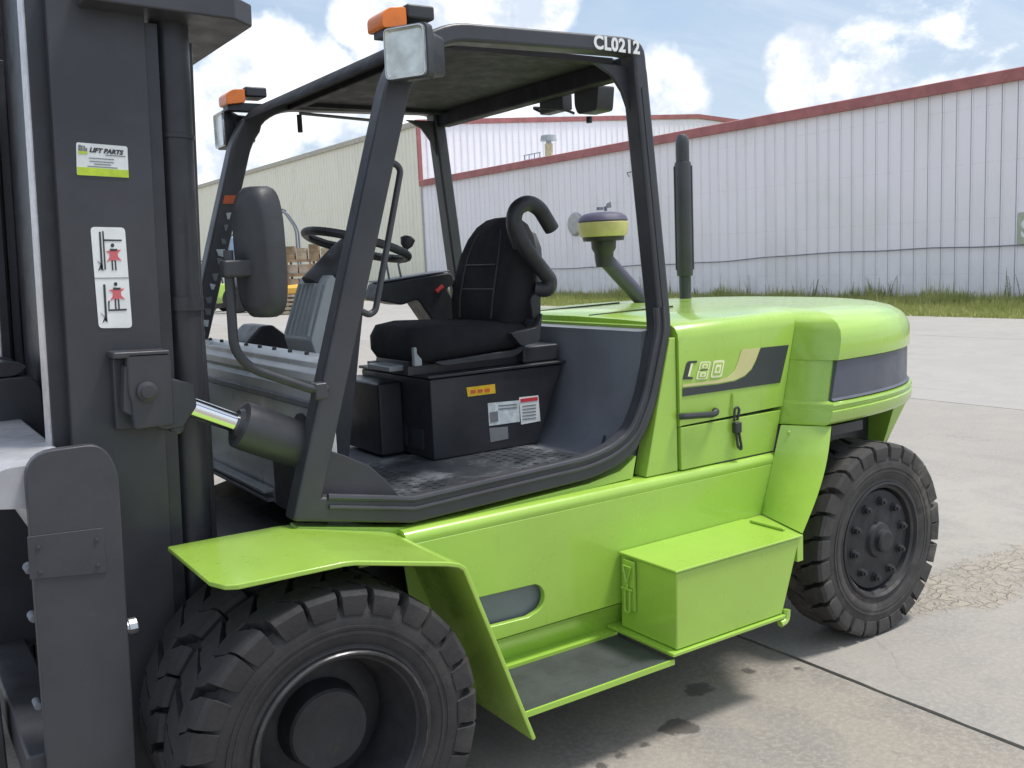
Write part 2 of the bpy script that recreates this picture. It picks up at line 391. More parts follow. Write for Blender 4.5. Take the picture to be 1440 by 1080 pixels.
while yk < Y1-PIT:
    if pm0 is None:
        po = MB().prism(prof, 'z', 0, H1).build('wall_panel', WW, smooth=0); pm0 = po.data
    else:
        po = bpy.data.objects.new('wall_panel', pm0); COL.objects.link(po)
    po.parent = wh; po.location = (0, yk-20, 0); yk += PIT
wchild(MB().prism([(WX-.16, H1-.06), (WX-.16, H1+.24), (WX-.06, H1+.27), (WX+.06, H1+.27), (WX+.06, H1-.03), (WX-.04, H1-.06)], 'y', Y0-.1, Y1-.12), 'eave_trim', TRIM, bevel=.01)
wchild(MB().add([(WX+.05, Y0, H1+.2), (WX+16, Y0, H1+.75), (WX+16, Y1-.1, H1+.75), (WX+.05, Y1-.1, H1+.2)], [(0, 1, 2, 3)]), 'roof', ROOFM, smooth=0)
# sagging cable along the wall and a bent pipe
pts = [(WX-.065, y, 1.44-.06*max(0, (y-13)/6)-.13*max(0, min(1, (y-17)/4))+.012*math.sin(y*2.1)) for y in [Y0+.2+i*.6 for i in range(66)]]
wchild(MB().tube(pts, .017, 6), 'cable', SEAM)
wchild(MB().tube([(WX-.06, 25.35, 4.55), (WX-.16, 25.35, 4.7), (WX-.17, 24.7, 4.72), (WX-.17, 24.5, 4.70)], .02, 6), 'bracket', SEAM)
lv = MB().lathe([(.01, -.16), (.40, -.14), (.48, -.06), (.48, .02)], 'x', (WX-.02, 28.8, 2.95), 20)
wchild(lv, 'exhaust_hood', material('grey sheet', (.40, .40, .40), .5))
# sign at the right hand end
sg = empty('wall_sign', 'small sage green sign with a pale letter screwed to the white warehouse wall', 'sign', (WX-.06, 9.98, 1.85))
MB().box(-.02, .015, -.42, .28, -.38, .42).build('board', material('sage sign paint', (.42, .46, .36), .5), sg, bevel=.006)
me = text_mesh('S', .62, offset=.02); me.transform(Matrix.Translation((-.026, .20, -.20)) @ Matrix.Rotation(-math.pi/2, 4, 'Z') @ Matrix.Rotation(math.pi/2, 4, 'X'))
obj('lettering', me, WHITE, sg, smooth=0)
# roof vent stack
vp_ = empty('roof_vent', 'buff vent stack with grey cap standing on the white warehouse roof', 'vent', (WX+3.0, 34.6, H1+.3))
MB().lathe([(.22, 0), (.22, .25), (.19, .26), (.19, 1.05)], 'z', (0, 0, 0), 16).build('stack', material('buff paint', (.50, .42, .26), .6, var=.25), vp_)
MB().lathe([(.13, 1.05), (.13, 1.15), (.40, 1.18), (.36, 1.42), (.05, 1.5)], 'z', (0, 0, 0), 16).build('cap', GREYL, vp_)
rl = empty('roof_railing', 'low grey roof railing beside the buff vent stack', 'railing', (WX+3.0, 36.0, H1+.3))
for a in (0, .45, .9, 1.3): MB().tube([(0, -.65+a, 0), (0, -.65+a, .72)], .025, 6).build('post', GREY, rl)
for h in (.25, .48, .72): MB().tube([(0, -.7, h), (0, .7, h)], .022, 6).build('rail', GREY, rl)
# taller warehouse
w2 = empty('warehouse', 'tall cream sided warehouse with white gable rising beyond the red trimmed one', 'warehouse', (WX, Y1, 0))
def w2child(mb, name, mat, **kw):
    o = mb.build(name, mat, None, **kw); o.parent = w2; o.location = (-WX, -Y1, 0); return o
gab = [(WX, 0), (WX+40, 0), (WX+40, H2+.1), (WX+20, H2+1.1), (WX, H2)]
w2child(MB().prism(gab, 'y', Y1+.03, Y2), 'wall', WC, smooth=0)
sm = MB(); y = Y1+.1
while y < Y2-.3:
    sm.add([(WX, y, 0), (WX-.035, y+.02, 0), (WX-.035, y+.06, 0), (WX, y+.08, 0), (WX, y, H2-.1), (WX-.035, y+.02, H2-.1), (WX-.035, y+.06, H2-.1), (WX, y+.08, H2-.1)], [(0, 1, 5, 4), (1, 2, 6, 5), (2, 3, 7, 6)]); y += PIT
w2child(sm, 'wall_ribs', WC, smooth=0, kind='stuff')
gp = None; x = WX+.15; i = 0
while x < WX+39.6:                                                   # gable sheets above the lower roof
    zt = H2+1.1*(1-abs(x-WX-20)/20)-.05
    o = MB().prism([(x+.006, Y1+.02), (x+.006, Y1), (x+.33, Y1), (x+.345, Y1-.04), (x+.385, Y1-.04), (x+.40, Y1), (x+.411, Y1), (x+.411, Y1+.02)], 'z', H1+.1, zt)
    w2child(o, 'gable_panel', WW, smooth=0); x += PIT
w2child(MB().prism([(WX-.12, H2-.05), (WX-.12, H2+.2), (WX+20, H2+1.35), (WX+40.1, H2+.3), (WX+40.1, H2+.05), (WX+20, H2+1.1)], 'y', Y1-.10, Y1+.04), 'gable_trim', TRIM, smooth=0)
w2child(MB().box(WX-.10, WX+.12, Y1-.11, Y1-.01, H1+.28, H2-.06), 'corner_trim', TRIM, smooth=0)
w2child(MB().box(WX-.14, WX+.02, Y1+.05, Y2, H2-.12, H2+.16), 'eave_trim', TRIMC, bevel=.02)

# ================================================================== GRASS and weeds
def leaf_mat(name, a, b):
    M = bpy.data.materials.new(name); M.use_nodes = True; t = NT(M.node_tree); t.n.clear()
    d = t.new('ShaderNodeBsdfPrincipled'); o = t.new('ShaderNodeOutputMaterial')
    tr = t.new('ShaderNodeBsdfTranslucent'); mx = t.new('ShaderNodeMixShader'); mx.inputs[0].default_value = .3
    co = t.new('ShaderNodeNewGeometry').outputs['Position']
    c = t.mix(t.ramp(t.noise(co, .9, 5, .6), .35, .65), a, b)
    c = t.mix(t.ramp(t.noise(co, 14, 3, .6), .4, .65, 0, .5), c, (.22, .20, .07))
    t.link(c, d.inputs['Base Color']); t.link(c, tr.inputs[0]); d.inputs['Roughness'].default_value = .6
    t.link(d.outputs[0], mx.inputs[1]); t.link(tr.outputs[0], mx.inputs[2]); t.link(mx.outputs[0], o.inputs[0]); return M
GR = leaf_mat('grass blades', (.33, .39, .11), (.46, .48, .18))
WD = leaf_mat('weed leaves', (.11, .17, .05), (.22, .27, .09))
rnd = random.Random(3); g = MB(); vs = []; fs = []
for i in range(64000):
    y = 4+rnd.random()**1.4*44; x = 18.62+rnd.random()**.8*5.35+rnd.gauss(0, .04)*(1 if rnd.random() < .5 else 0)
    edge = (x-18.7)/5.3
    tuft = .55+.9*max(0, math.sin(y*1.7+math.sin(x*2.3)*1.5)*math.sin(y*.63+1))+.5*math.sin(x*5+y*3.1)**2
    h = rnd.uniform(.05, .15)*(1+1.3*max(0, edge)**2)*tuft*(1.9 if rnd.random() < .05 else 1)
    a = rnd.random()*6.28; w = rnd.uniform(.010, .022); lx, ly = rnd.gauss(0, .05), rnd.gauss(0, .05)
    k = len(vs); cx, cy = math.cos(a)*w, math.sin(a)*w
    vs += [(x-cx, y-cy, -.03), (x+cx, y+cy, -.03), (x+lx, y+ly, h)]; fs.append((k, k+1, k+2))
me = bpy.data.meshes.new('grass'); me.from_pydata(vs, [], fs)
go = obj('grass', me, GR, smooth=0, kind='stuff'); tag(go, 'strip of green grass between the concrete yard and the warehouse', 'grass')
def weed(y, h, seed, label, x=23.75, nst=4, spread=.25):
    r = random.Random(seed); e = empty('weed', label, 'weed', (x, y, -.03), group='weeds along the warehouse wall')
    st = MB(); lf = MB()
    for s_ in range(nst):
        bx, by = r.gauss(0, spread*.25), r.gauss(0, spread); hh = h*r.uniform(.6, 1); ax, ay = r.gauss(0, .08), r.gauss(0, .16)
        pth = [(bx+ax*t_*t_*hh, by+ay*t_*t_*hh, hh*t_) for t_ in (0, .3, .6, .85, 1)]
        st.tube(pth, [.012, .010, .008, .005, .003], 5)
        for q in range(int(26*hh/.6)):
            t_ = r.random()**.8; z = hh*t_; L = r.uniform(.05, .15)*(1.15-t_); a = r.random()*6.28
            c = Vector((bx+ax*t_*t_*hh, by+ay*t_*t_*hh, z)); d = Vector((math.cos(a), math.sin(a), r.uniform(-.2, .6))).normalized()*L
            n_ = d.cross(Vector((0, 0, 1))).normalized()*L*.22
            lf.add([c, c+d*.5+n_, c+d, c+d*.5-n_], [(0, 1, 2, 3)])
    st.build('stem', WD, e); lf.build('foliage', WD, e, smooth=0)
for i, (y, h, lb, n_) in enumerate([(10.25, .95, 'tall dark weed standing beside the sage green wall sign', 4), (14.0, .75, 'bushy weed clump with loose stalks at the white wall foot', 9),
        (14.5, .55, 'bushy weed clump with loose stalks at the white wall foot', 9), (15.6, .5, 'short leafy weed against the white ribbed wall', 6), (16.5, .85, 'lanky thin weed against the white ribbed wall', 3),
        (17.1, .6, 'short leafy weed against the white ribbed wall', 6), (19.4, .95, 'lanky thin weed against the white ribbed wall', 3), (18.1, .55, 'short leafy weed against the white ribbed wall', 6),
        (21.4, .55, 'short leafy weed against the white ribbed wall', 6), (23.0, .7, 'lanky thin weed against the white ribbed wall', 4), (12.4, .42, 'short leafy weed against the white ribbed wall', 6),
        (24.4, .8, 'lanky thin weed against the white ribbed wall', 4), (11.3, .35, 'short leafy weed against the white ribbed wall', 5), (26.2, .6, 'short leafy weed against the white ribbed wall', 6)]):
    weed(y, h, i, lb, nst=n_, spread=.4 if n_ > 5 else .12)

# ================================================================== YARD CLUTTER seen through the cab
WOOD = material('weathered timber', (.30, .21, .13), .85, var=.35, vscale=3, bump=.3, bscale=40)
WOODL = material('pale timber', (.46, .37, .26), .85, var=.3, vscale=3, bump=.3, bscale=40)
STONE = material('tan block', (.42, .36, .30), .9, var=.25, vscale=2, bump=.4, bscale=20)
BLUEP = material('faded blue plastic', (.30, .42, .56), .5, var=.1)
TARP = material('amber sheeting', (.75, .42, .06), .55, var=.12, vscale=3, bump=.5, bscale=6)
def pallet(x, y, z, rz, label, mat=WOOD, w=1.2, grp='stacked wooden pallets'):
    e = empty('pallet', label, 'pallet', (x, y, z), rz, grp)
    for k in range(3): MB().box(-w/2, w/2, -.5+k*.45, -.4+k*.45, .03, .12).build('bearer', mat, e)
    for k in range(6): MB().box(-w/2+k*(w-.1)/5, -w/2+k*(w-.1)/5+.1, -.5, .5, .122, .145).build('deck_board', mat, e)
    for k in range(3): MB().box(-w/2+k*(w-.1)/2, -w/2+k*(w-.1)/2+.1, -.5, .5, .0, .028).build('base_board', mat, e)
    return e
def rack(x, y, rz, label):
    e = empty('stillage_rack', label, 'rack', (x, y, 0), rz)
    for px in (-1.3, -.43, .43, 1.3):
        for py in (-.45, .45): MB().box(px-.04, px+.04, py-.04, py+.04, 0, 1.95).build('post', WOOD, e)
    for h in (.88, 1.4, 1.93):
        for py in (-.45, .45): MB().box(-1.38, 1.38, py-.055, py-.045+.09, h-.05, h+.04).build('rail', WOOD, e)
    return e
RX, RY, RZ = 12.95, 31.4, -.55
rack(RX, RY, RZ, 'brown timber rack holding tan blocks near the cream warehouse')
cr, sr = math.cos(RZ), math.sin(RZ)
rb = random.Random(5); blockme = None
for lv_, zz in enumerate((.93, 1.45)):
    for k in range(6):
        for row in range(1):
            lx = -1.1+k*.43; ly = -.22+row*.42; h = .34
            bo = MB().box(-.19, .19, -.19, .19, 0, h).build('stone_block', STONE, None, bevel=.02)
            bo.location = (RX+lx*cr-ly*sr, RY+lx*sr+ly*cr, zz); bo.rotation_euler = (0, 0, RZ+rb.uniform(-.06, .06))
            tag(bo, 'tan stone block on the upper shelf of the timber rack' if lv_ else 'tan stone block on the lower shelf of the timber rack', 'block', 'blocks on the timber rack')
for k in range(5): pallet(RX-.25*cr-1.0*k*0, RY-.9, .0+k*.15, RZ, 'pale timber pallet in the low stack before the timber rack', WOODL, 2.2, 'low pallet stack')
tp = empty('sheeted_bundle', 'amber sheeted bundle on the low pallet stack', 'bundle', (RX-.2, RY-.9, .752), RZ)
MB().loft([[(s_*math.cos(a)*1.05, s_*math.sin(a)*.48*(1+.04*math.sin(a*5)), z) for a in [i*math.pi/12 for i in range(24)]] for s_, z in ((1, 0), (1.02, .08), (.98, .2), (.8, .29), (.3, .32))]).build('sheeting', TARP, tp)
cx0 = Vector((RX, RY, 0))
for k, (a, h) in enumerate([(-.75, .35), (-.35, .5), (.1, .42), (.55, .55), (1.0, .38)]):
    co = empty('timber_crate', 'small brown timber crate on top of the rack', 'crate', (RX+a*cr, RY+a*sr, 1.972), RZ, 'crates on the rack')
    for q in range(3): MB().box(-.18, .18, -.2, .2, q*h/3+.004, (q+1)*h/3-.004).build('board', WOOD if k % 2 else WOODL, co)
# blue bin on a tube frame
bf = empty('tube_frame_trailer', 'faded blue tank carried in a bent grey tube frame behind the rack', 'trailer', (12.1, 34.6, 0), -.5)
MB().box(-.75, .2, -.4, .4, 1.75, 2.95).build('tank', BLUEP, bf, bevel=.06)
MB().box(-.9, 1.9, -.45, .45, 1.55, 1.72).build('bed', GREY, bf)
for yy in (-.42, .42):
    MB().tube(rounded([(-.8, yy, 1.7), (-.7, yy, 2.9), (.2, yy, 3.55), (1.5, yy, 3.95), (1.95, yy, 3.2), (1.95, yy, 1.7)], .25, 4, False), .04, 8).build('frame_tube', GREY, bf)
MB().tube([(1.5, -.42, 3.95), (1.5, .42, 3.95)], .04, 8).build('frame_tube', GREY, bf)
for xx in (-.5, 1.4):
    for yy in (-.5, .5):
        MB().lathe([(.05, -.1), (.5, -.1), (.55, -.05), (.55, .05), (.5, .1), (.05, .1)], 'y', (xx, yy, .55), 24).build('wheel', RUB, bf)
    MB().box(xx-.06, xx+.06, -.4, .4, .5, 1.55).build('axle_stand', GREY, bf)
def small_forklift(x, y, rz, label):
    e = empty('forklift', label, 'forklift', (x, y, 0), rz, 'distant lime forklifts')
    MB().prism(rounded([(-.9, .35), (1.0, .35), (1.1, .6), (1.0, 1.15), (.15, 1.2), (.1, .75), (-.9, .7)], .06, 3), 'y', -.52, .52).build('body', G, e, bevel=.02)
    for px, r in ((-.65, .36), (.75, .30)):
        for s_ in (-1, 1):
            w_ = MB().lathe([(.04, -.12), (r*.55, -.12), (r*.6, -.1), (r, -.1), (r, .1), (r*.6, .12), (.04, .12)], 'y', (px, s_*.55, r), 24).build('wheel', RUB, e)
            MB().lathe([(.02, -.02), (r*.5, -.02), (r*.5, .02), (.02, .02)], 'y', (px, s_*.685, r), 20).build('rim', WHITE, w_)
    for s_ in (-1, 1):
        MB().box(-1.15, -1.0, s_*.38-.05, s_*.38+.05, .1, 2.2).build('mast_rail', DK, e)
        MB().tube([(-.75, s_*.48, .7), (-.45, s_*.45, 2.1), (.65, s_*.45, 2.1), (.8, s_*.45, 1.15)], .035, 8).build('guard_post', DK, e)
        MB().box(-2.2, -1.15, s_*.3-.06, s_*.3+.06, .06, .11).build('fork', DK, e)
    MB().box(-.45, .65, -.44, .44, 2.08, 2.13).build('roof', DK, e)
    MB().box(-.05, .45, -.25, .25, 1.15, 1.3).build('seat', VINYL, e, bevel=.04)
    MB().box(.35, .5, -.25, .25, 1.25, 1.75).build('seat_back', VINYL, e, bevel=.04)
    MB().box(-1.0, .9, -.35, .35, .15, .4).build('chassis', DK2, e)
small_forklift(10.9, 37.4, -.9, 'small lime forklift parked far off beyond the cab opening')
small_forklift(2.75, 31.2, 1.1, 'small lime forklift parked far off beyond the mast')

# ================================================================== THE FORKLIFT  (x rearwards, y away from the camera, z up; origin below the front axle)
FL = empty('forklift', 'large lime green forklift with charcoal mast and open operator cab on concrete', 'forklift')
R = .42
def tyre_mesh(width, seed, nl=26):
    """tyre centred on the axle, axle along y, outer face at -y"""
    m_ = MB(); w = width/2; rim = .238
    prof_ = [(rim-.012, w*.80), (rim, w*.88), (rim+.02, w*.93), (rim+.03, w*.90), (rim+.045, w*.97), (rim+.060, w*.985), (rim+.0605, w*1.005), (rim+.068, w*1.005), (rim+.0685, w*.99), (R-.105, w*1.0), (R-.1045, w*1.015), (R-.098, w*1.015), (R-.0975, w*.99), (R-.085, w*.985), (R-.06, w*.95), (R-.036, w*.80), (R-.033, 0)]
    full = [(r, -h) for r, h in prof_] + [(r, h) for r, h in prof_[::-1][1:]]
    m_.lathe(full, 'y', (0, 0, 0), 72, cap=False)
    def pt(r, y, a): return (r*math.cos(a), y, r*math.sin(a))
    pitch = 2*math.pi/nl; rr = random.Random(seed)
    for side in (-1, 1):
        for k in range(nl):
            a0 = k*pitch + (0 if side < 0 else pitch*.5); jit = rr.uniform(-.02, .02); wj = rr.uniform(-.03, .02)
            # sections along the lug: (radius, |y|/w, angle shift, half width in angle)
            secs = [(R-.068, .99, -.02, .36), (R-.042, 1.015, -.01, .395), (R-.016, 1.0, .0, .405), (R-.003, .92, .02, .41), (R, .62, .10, .40), (R, .56, .19, .43), (R, .26, .36, .41), (R, -.04, .50, .37), (R-.004, -.10, .52, .32)]
            rings = []
            for q, (r, yf, sh, hw) in enumerate(secs):
                c = a0+(sh*pitch)+jit; y = side*yf*w; lo = (r-.05) if q > 2 else r-.02; ylo = y if q > 2 else side*(yf-.12)*w
                if q == 0: lo = r-.004; ylo = side*.93*w
                hw += wj; rings.append([pt(r, y, c-hw*pitch), pt(r, y, c+hw*pitch), pt(lo, ylo, c+(hw+.03)*pitch), pt(lo, ylo, c-(hw+.03)*pitch)])
            m_.loft(rings)
    return m_
RIMW = material('worn rim steel', (.085, .085, .09), .35, metal=.5, var=.5, vscale=6, dirt=((.03, .03, .03), .45, .8))
WHEELM = material('matte wheel paint', (.026, .026, .030), .62, var=.25, vscale=8, bump=.15, bscale=70, dirt=((.075, .068, .06), .54, .4))
def put(mb_or_mesh, name, mat, parent, loc, rot=(0, 0, 0), **kw):
    o = mb_or_mesh.build(name, mat, parent, **kw) if isinstance(mb_or_mesh, MB) else obj(name, mb_or_mesh, mat, parent, **kw)
    o.location = loc; o.rotation_euler = rot; return o
tyre_f = None; shared = {}
def wheel(x, y, side, front, spin):
    """side -1: outer face looks to the camera side"""
    rz = 0 if side < 0 else math.pi
    key = 'f' if front else 'r'
    if key not in shared:
        d = {}
        if front:
            d['rim'] = MB().lathe([(.252, -.10), (.254, -.112), (.244, -.116), (.236, -.104), (.222, -.06), (.20, .0), (.19, .07), (.19, .10)], 'y', (0, 0, 0), 56, cap=False)
            d['edge'] = MB().lathe([(.2535, -.1135), (.2505, -.1175), (.2455, -.1175), (.2445, -.1145)], 'y', (0, 0, 0), 56, cap=False)
            d['disc'] = MB().lathe([(.195, .075), (.15, .06), (.125, .06), (.115, -.005), (.108, -.012), (.004, -.012)], 'y', (0, 0, 0), 40)
        else:
            d['rim'] = MB().lathe([(.252, -.10), (.254, -.112), (.244, -.114), (.236, -.10), (.222, -.05), (.212, -.03)], 'y', (0, 0, 0), 56, cap=False)
            d['disc'] = MB().lathe([(.222, .02), (.222, -.062), (.212, -.080), (.17, -.085), (.078, -.087), (.072, -.104), (.05, -.110), (.048, -.130), (.04, -.135), (.003, -.135)], 'y', (0, 0, 0), 44)
            d['nut'] = MB().lathe([(.021, -.084), (.021, -.090), (.0165, -.091), (.0165, -.106), (.009, -.108), (.009, -.116), (.002, -.117)], 'y', (0, 0, 0), 8)
        shared[key] = {k_: None for k_ in d}; shared[key+'mb'] = d; shared[key+'tyre'] = None
    def mk(part, name, mat, par):
        me_ = shared[key][part]
        if me_ is None:
            o = shared[key+'mb'][part].build(name, mat, par, smooth=30, bevel=0); shared[key][part] = o.data; return o
        o = bpy.data.objects.new(name, me_); COL.objects.link(o); o.parent = par; return o
    rm = mk('rim', 'wheel', WHEELM, FL); rm.location = (x, y, R-.002); rm.rotation_euler = (0, 0, rz)
    if shared[key+'tyre'] is None:
        to = tyre_mesh(.222 if front else .232, 1 if front else 2).build('tyre', RUB if front else RUBD, rm, smooth=28); shared[key+'tyre'] = to.data
    else:
        to = bpy.data.objects.new('tyre', shared[key+'tyre']); COL.objects.link(to); to.parent = rm
    to.rotation_euler = (0, spin, 0)
    mk('disc', 'hub', WHEELM, rm)
    if front: mk('edge', 'worn_rim_edge', RIMW, rm)
    if not front:
        for k in range(10):
            a = 2*math.pi*k/10+.2; nu = mk('nut', 'wheel_nut', WHEELM, rm); nu.location = (.165*math.cos(a), 0, .165*math.sin(a))
for s_ in (-1, 1):
    wheel(0, s_*1.055, s_, True, .03); wheel(0, s_*.79, s_, True, .15)
    wheel(2.572, s_*.865, s_, False, .1)
# axles and chassis
MB().tube([(0, -.9, .42), (0, .9, .42)], .10, 20).build('drive_axle', DK2, FL)
MB().tube([(2.572, -.78, .42), (2.572, .78, .42)], .08, 20).build('steer_axle', DK2, FL)
MB().prism([(-.12, .34), (2.1, .28), (3.0, .45), (3.0, .94), (1.9, .94), (1.9, .80), (.3, .80), (-.12, .7)], 'y', -.62, .62).build('chassis', DK2, FL, bevel=.01)
MB().box(.5, 1.35, -.762, -.64, .42, .66).build('tank', GREY, FL, bevel=.01)
# ---- side frame plates (both sides)
def side_frame(s_):
    Y = s_
    # upper plate with the lifting slot entering from behind the fender
    slot = [(.42, .465), (.852, .452)] + [(.872+.052*math.sin(a), .512-.052*math.cos(a)) for a in [i*math.pi/10 for i in range(1, 10)]] + [(.868, .563), (.42, .575)]
    up = [(.42, .405)] + [(2.13, .405), (2.13, .785)] + [(.42, .79)]
    poly = [(.42, .405), (2.09, .405), (2.14, .80), (.42, .80), (.42, .575)] + slot[::-1][1:-1] + [(.42, .465)]
    b_ = MB(); ya, yb = (-.80, -.775) if s_ < 0 else (.775, .80)
    b_.prism(poly, 'y', ya, yb)
    f = b_.build('frame_plate', G, FL, bevel=.003)
    # rounded top rail and inward folded foot
    y = s_*.80
    top = [(s_*.797, .798), (s_*.802, .815), (s_*.797, .832), (s_*.782, .842), (s_*.72, .845), (s_*.72, .80)]
    MB().prism(top, 'x', .40, 2.135).build('top_rail', G, f, smooth=60)
    MB().prism([(s_*.797, .402), (s_*.735, .285), (s_*.715, .285), (s_*.775, .402)], 'x', .42, 1.95).build('folded_foot', G, f)
    # step tray
    st = MB().prism([(.62, s_*.74), (1.245, s_*.74), (1.245, s_*1.095), (.62, s_*1.095)], 'z', .278, .288).build('step', GREY if s_ > 0 else material('step plate paint', (.045, .05, .052), .62, var=.2, vscale=8, bump=.3, bscale=120, dirt=((.16, .15, .14), .55, .4)), FL)
    MB().box(.60, 1.245, min(s_*1.096, s_*1.104), max(s_*1.096, s_*1.104), .274, .292).build('step_edge', G, st)
    MB().box(.62, 1.245, min(s_*.742, s_*.80), max(s_*.742, s_*.80), .2885, .300).build('step_inner_edge', G, st)
    # tool box
    ya, yb = sorted((s_*.803, s_*1.098))
    bx = MB().prism([(1.262, .318), (1.80, .318), (1.90, .592), (1.268, .592)], 'y', ya, yb).build('tool_box', G, FL, bevel=.006)
    ya2, yb2 = sorted((s_*.803, s_*1.106))
    MB().prism([(1.258, .594), (1.905, .594), (1.908, .604), (1.258, .604)], 'y', ya2, yb2).build('lid', G, bx, bevel=.004)
    ya3, yb3 = sorted((s_*.75, s_*1.110))
    MB().prism([(1.235, .303), (1.80, .303), (1.806, .316), (1.235, .316)], 'y', ya3, yb3).build('base_flange', G, bx, bevel=.003)
    MB().prism([(1.886, s_*.8035), (2.034, s_*.8035), (1.918, s_*1.097), (1.886, s_*1.097)], 'z', .50, .6).build('box_end', G, bx)
    MB().box(1.885, 1.90, min(s_*.86, s_*1.03), max(s_*.86, s_*1.03), .606, .616).build('hinge', G, bx, bevel=.003)
    MB().tube(rounded([(1.82, s_*1.10, .33), (1.815, s_*1.102, .29), (1.78, s_*1.102, .285)], .02, 3, False), .014, 8).build('drain_stub', G, bx)
    # latch on the forward end
    lx = 1.255; ly = s_*.865
    MB().box(1.25, 1.262, ly-.028, ly+.028, .40, .585).build('latch_plate', G, bx, bevel=.002)
    MB().tube(rounded([(lx-.012, ly-.022, .566), (lx-.012, ly+.022, .566), (lx-.014, ly, .50), (lx-.012, ly-.022, .566)], .008, 3, False), .0035, 6).build('latch_wire', G, bx)
    MB().tube(rounded([(lx-.012, ly-.014, .475), (lx-.016, ly-.014, .395), (lx-.016, ly+.012, .395), (lx-.012, ly+.012, .475)], .012, 3, False), .004, 6).build('latch_wire', G, bx)
    MB().tube([(lx-.012, ly-.026, .48), (lx-.012, ly+.03, .48)], .005, 6).build('latch_pin', G, bx)
    MB().tube([(lx-.012, ly, .50), (lx-.012, ly, .48)], .0045, 6).build('latch_wire', G, bx)
    # flared post ahead of the rear wheel
    TLp, TRp, BLp, BRp = Vector((2.142, s_*.800, .953)), Vector((2.262, s_*.957, .952)), Vector((2.018, s_*.803, .606)), Vector((1.912, s_*1.100, .606))
    rows = []
    for i in range(13):
        v = i/12; Lp = TLp.lerp(BLp, v); Rp = TRp.lerp(BRp, v); Rp.x += .035*math.sin(math.pi*v)
        rows.append([Lp.lerp(Rp, j/8) for j in range(9)])
    gv = [p for r_ in rows for p in r_]; off = Vector((.014, s_*-.010, 0)); n_ = len(gv)
    fs_ = [(i*9+j, i*9+j+1, (i+1)*9+j+1, (i+1)*9+j) for i in range(12) for j in range(8)]
    gv2 = gv+[p+off for p in gv]; fs2 = fs_+[tuple(q+n_ for q in f[::-1]) for f in fs_]
    rim_ = list(range(9))+[i*9+8 for i in range(1, 13)]+[12*9+j for j in range(7, -1, -1)]+[i*9 for i in range(11, 0, -1)]
    fs2 += [(rim_[k], rim_[(k+1) % len(rim_)], rim_[(k+1) % len(rim_)]+n_, rim_[k]+n_) for k in range(len(rim_))]
    pst = MB().add(gv2, fs2).build('wheel_arch_post', G, FL, smooth=40)
    for x, yy, z in ((2.160, .826, .925), (2.222, .908, .918)):
        MB().lathe([(.009, 0), (.009, -.006), (.006, -.009), (.001, -.009)], 'y', (x-.006, s_*yy*1.0+(s_*.004), z), 8).build('bolt', G, pst)
    MB().box(1.80, 2.2, min(s_*.70, s_*.78), max(s_*.70, s_*.78), .33, .95).build('arch_liner', DK2, FL)
    MB().prism([(2.17, s_*.60), (2.185, s_*.77), (2.30, s_*.93), (2.5, s_*.93), (2.5, s_*.60)], 'z', .905, .945).build('arch_light_block', DK2, FL)  # added plate, blocks sun leaking between the post and the wheel
    # front fender: flat top, sloped break and rear flap
    top = [(-.285, .912), (.045, .908), (.372, .832), (.395, .82)]
    yo, yi = s_*1.17, s_*.70
    th = .014
    line = [(-.300, .911, 1.09, .70), (-.278, .911, 1.15, .70), (-.25, .911, 1.168, .70), (.03, .9085, 1.17, .70), (.062, .905, 1.17, .70), (.34, .842, 1.17, .70), (.376, .830, 1.17, .70), (.393, .817, 1.17, .75), (.402, .796, 1.17, .806), (.50, .53, 1.17, .806), (.607, .235, 1.17, .806)]
    rings_ = []
    for i, (x, z, yo_, yi_) in enumerate(line):
        p = Vector((x, z)); d = (Vector(line[min(i+1, len(line)-1)][:2])-Vector(line[max(i-1, 0)][:2])).normalized(); nn = Vector((-d.y, d.x))*th*.5
        rings_.append([((p+nn).x, s_*yo_, (p+nn).y), ((p+nn).x, s_*yi_, (p+nn).y), ((p-nn).x, s_*yi_, (p-nn).y), ((p-nn).x, s_*yo_, (p-nn).y)])
    fd = MB().loft(rings_).build('fender', G, FL, bevel=.004)
    MB().prism([(.405, .79), (.50, .53), (.607, .24), (.56, .24), (.40, .60), (.38, .79)], 'y', *sorted((s_*.80, s_*.806))).build('flap_web', G, fd)
    MB().box(.20, .26, *sorted((s_*.76, s_*.88)), .79, .86).build('fender_bracket', G, fd)
for s_ in (-1, 1): side_frame(s_)

# ---- engine hood and side doors
SL = .235                                                               # rear seam leans with height
def hx(z): return 2.272+(z-1.41)*SL
rings = []
for x, dz in ((1.600, 0), (1.606, .004), (1.95, .008), (2.12, .010), (2.27, .012)):
    sec = []
    for s_ in (-1, 1):
        arc = [(.7805, 1.017), (.7812, 1.15), (.7812, 1.345), (.776, 1.372), (.762, 1.392), (.742, 1.403), (.70, 1.408), (.45, 1.418), (.15, 1.424)]
        sec += [(s_*y, z+dz) for y, z in (arc if s_ < 0 else arc[::-1])]
    rings.append([(x if x < 1.9 else 1.606+(x-1.606)/(2.27-1.606)*(hx(z)-.006-1.606), y, z) for y, z in sec])
hood = MB().loft(rings).build('hood', G, FL, smooth=40)
MB().tube([(1.62, -.22, 1.4275), (2.1, -.22, 1.436)], .004, 6).build('hood_seam', EARTH, hood)
MB().tube([(1.60, .32, 1.424), (2.24, .32, 1.435)], .005, 6).build('hood_seam', EARTH, hood)
MB().box(1.62, 2.14, -.745, .745, .84, 1.33).build('engine_bay', DK2, FL)
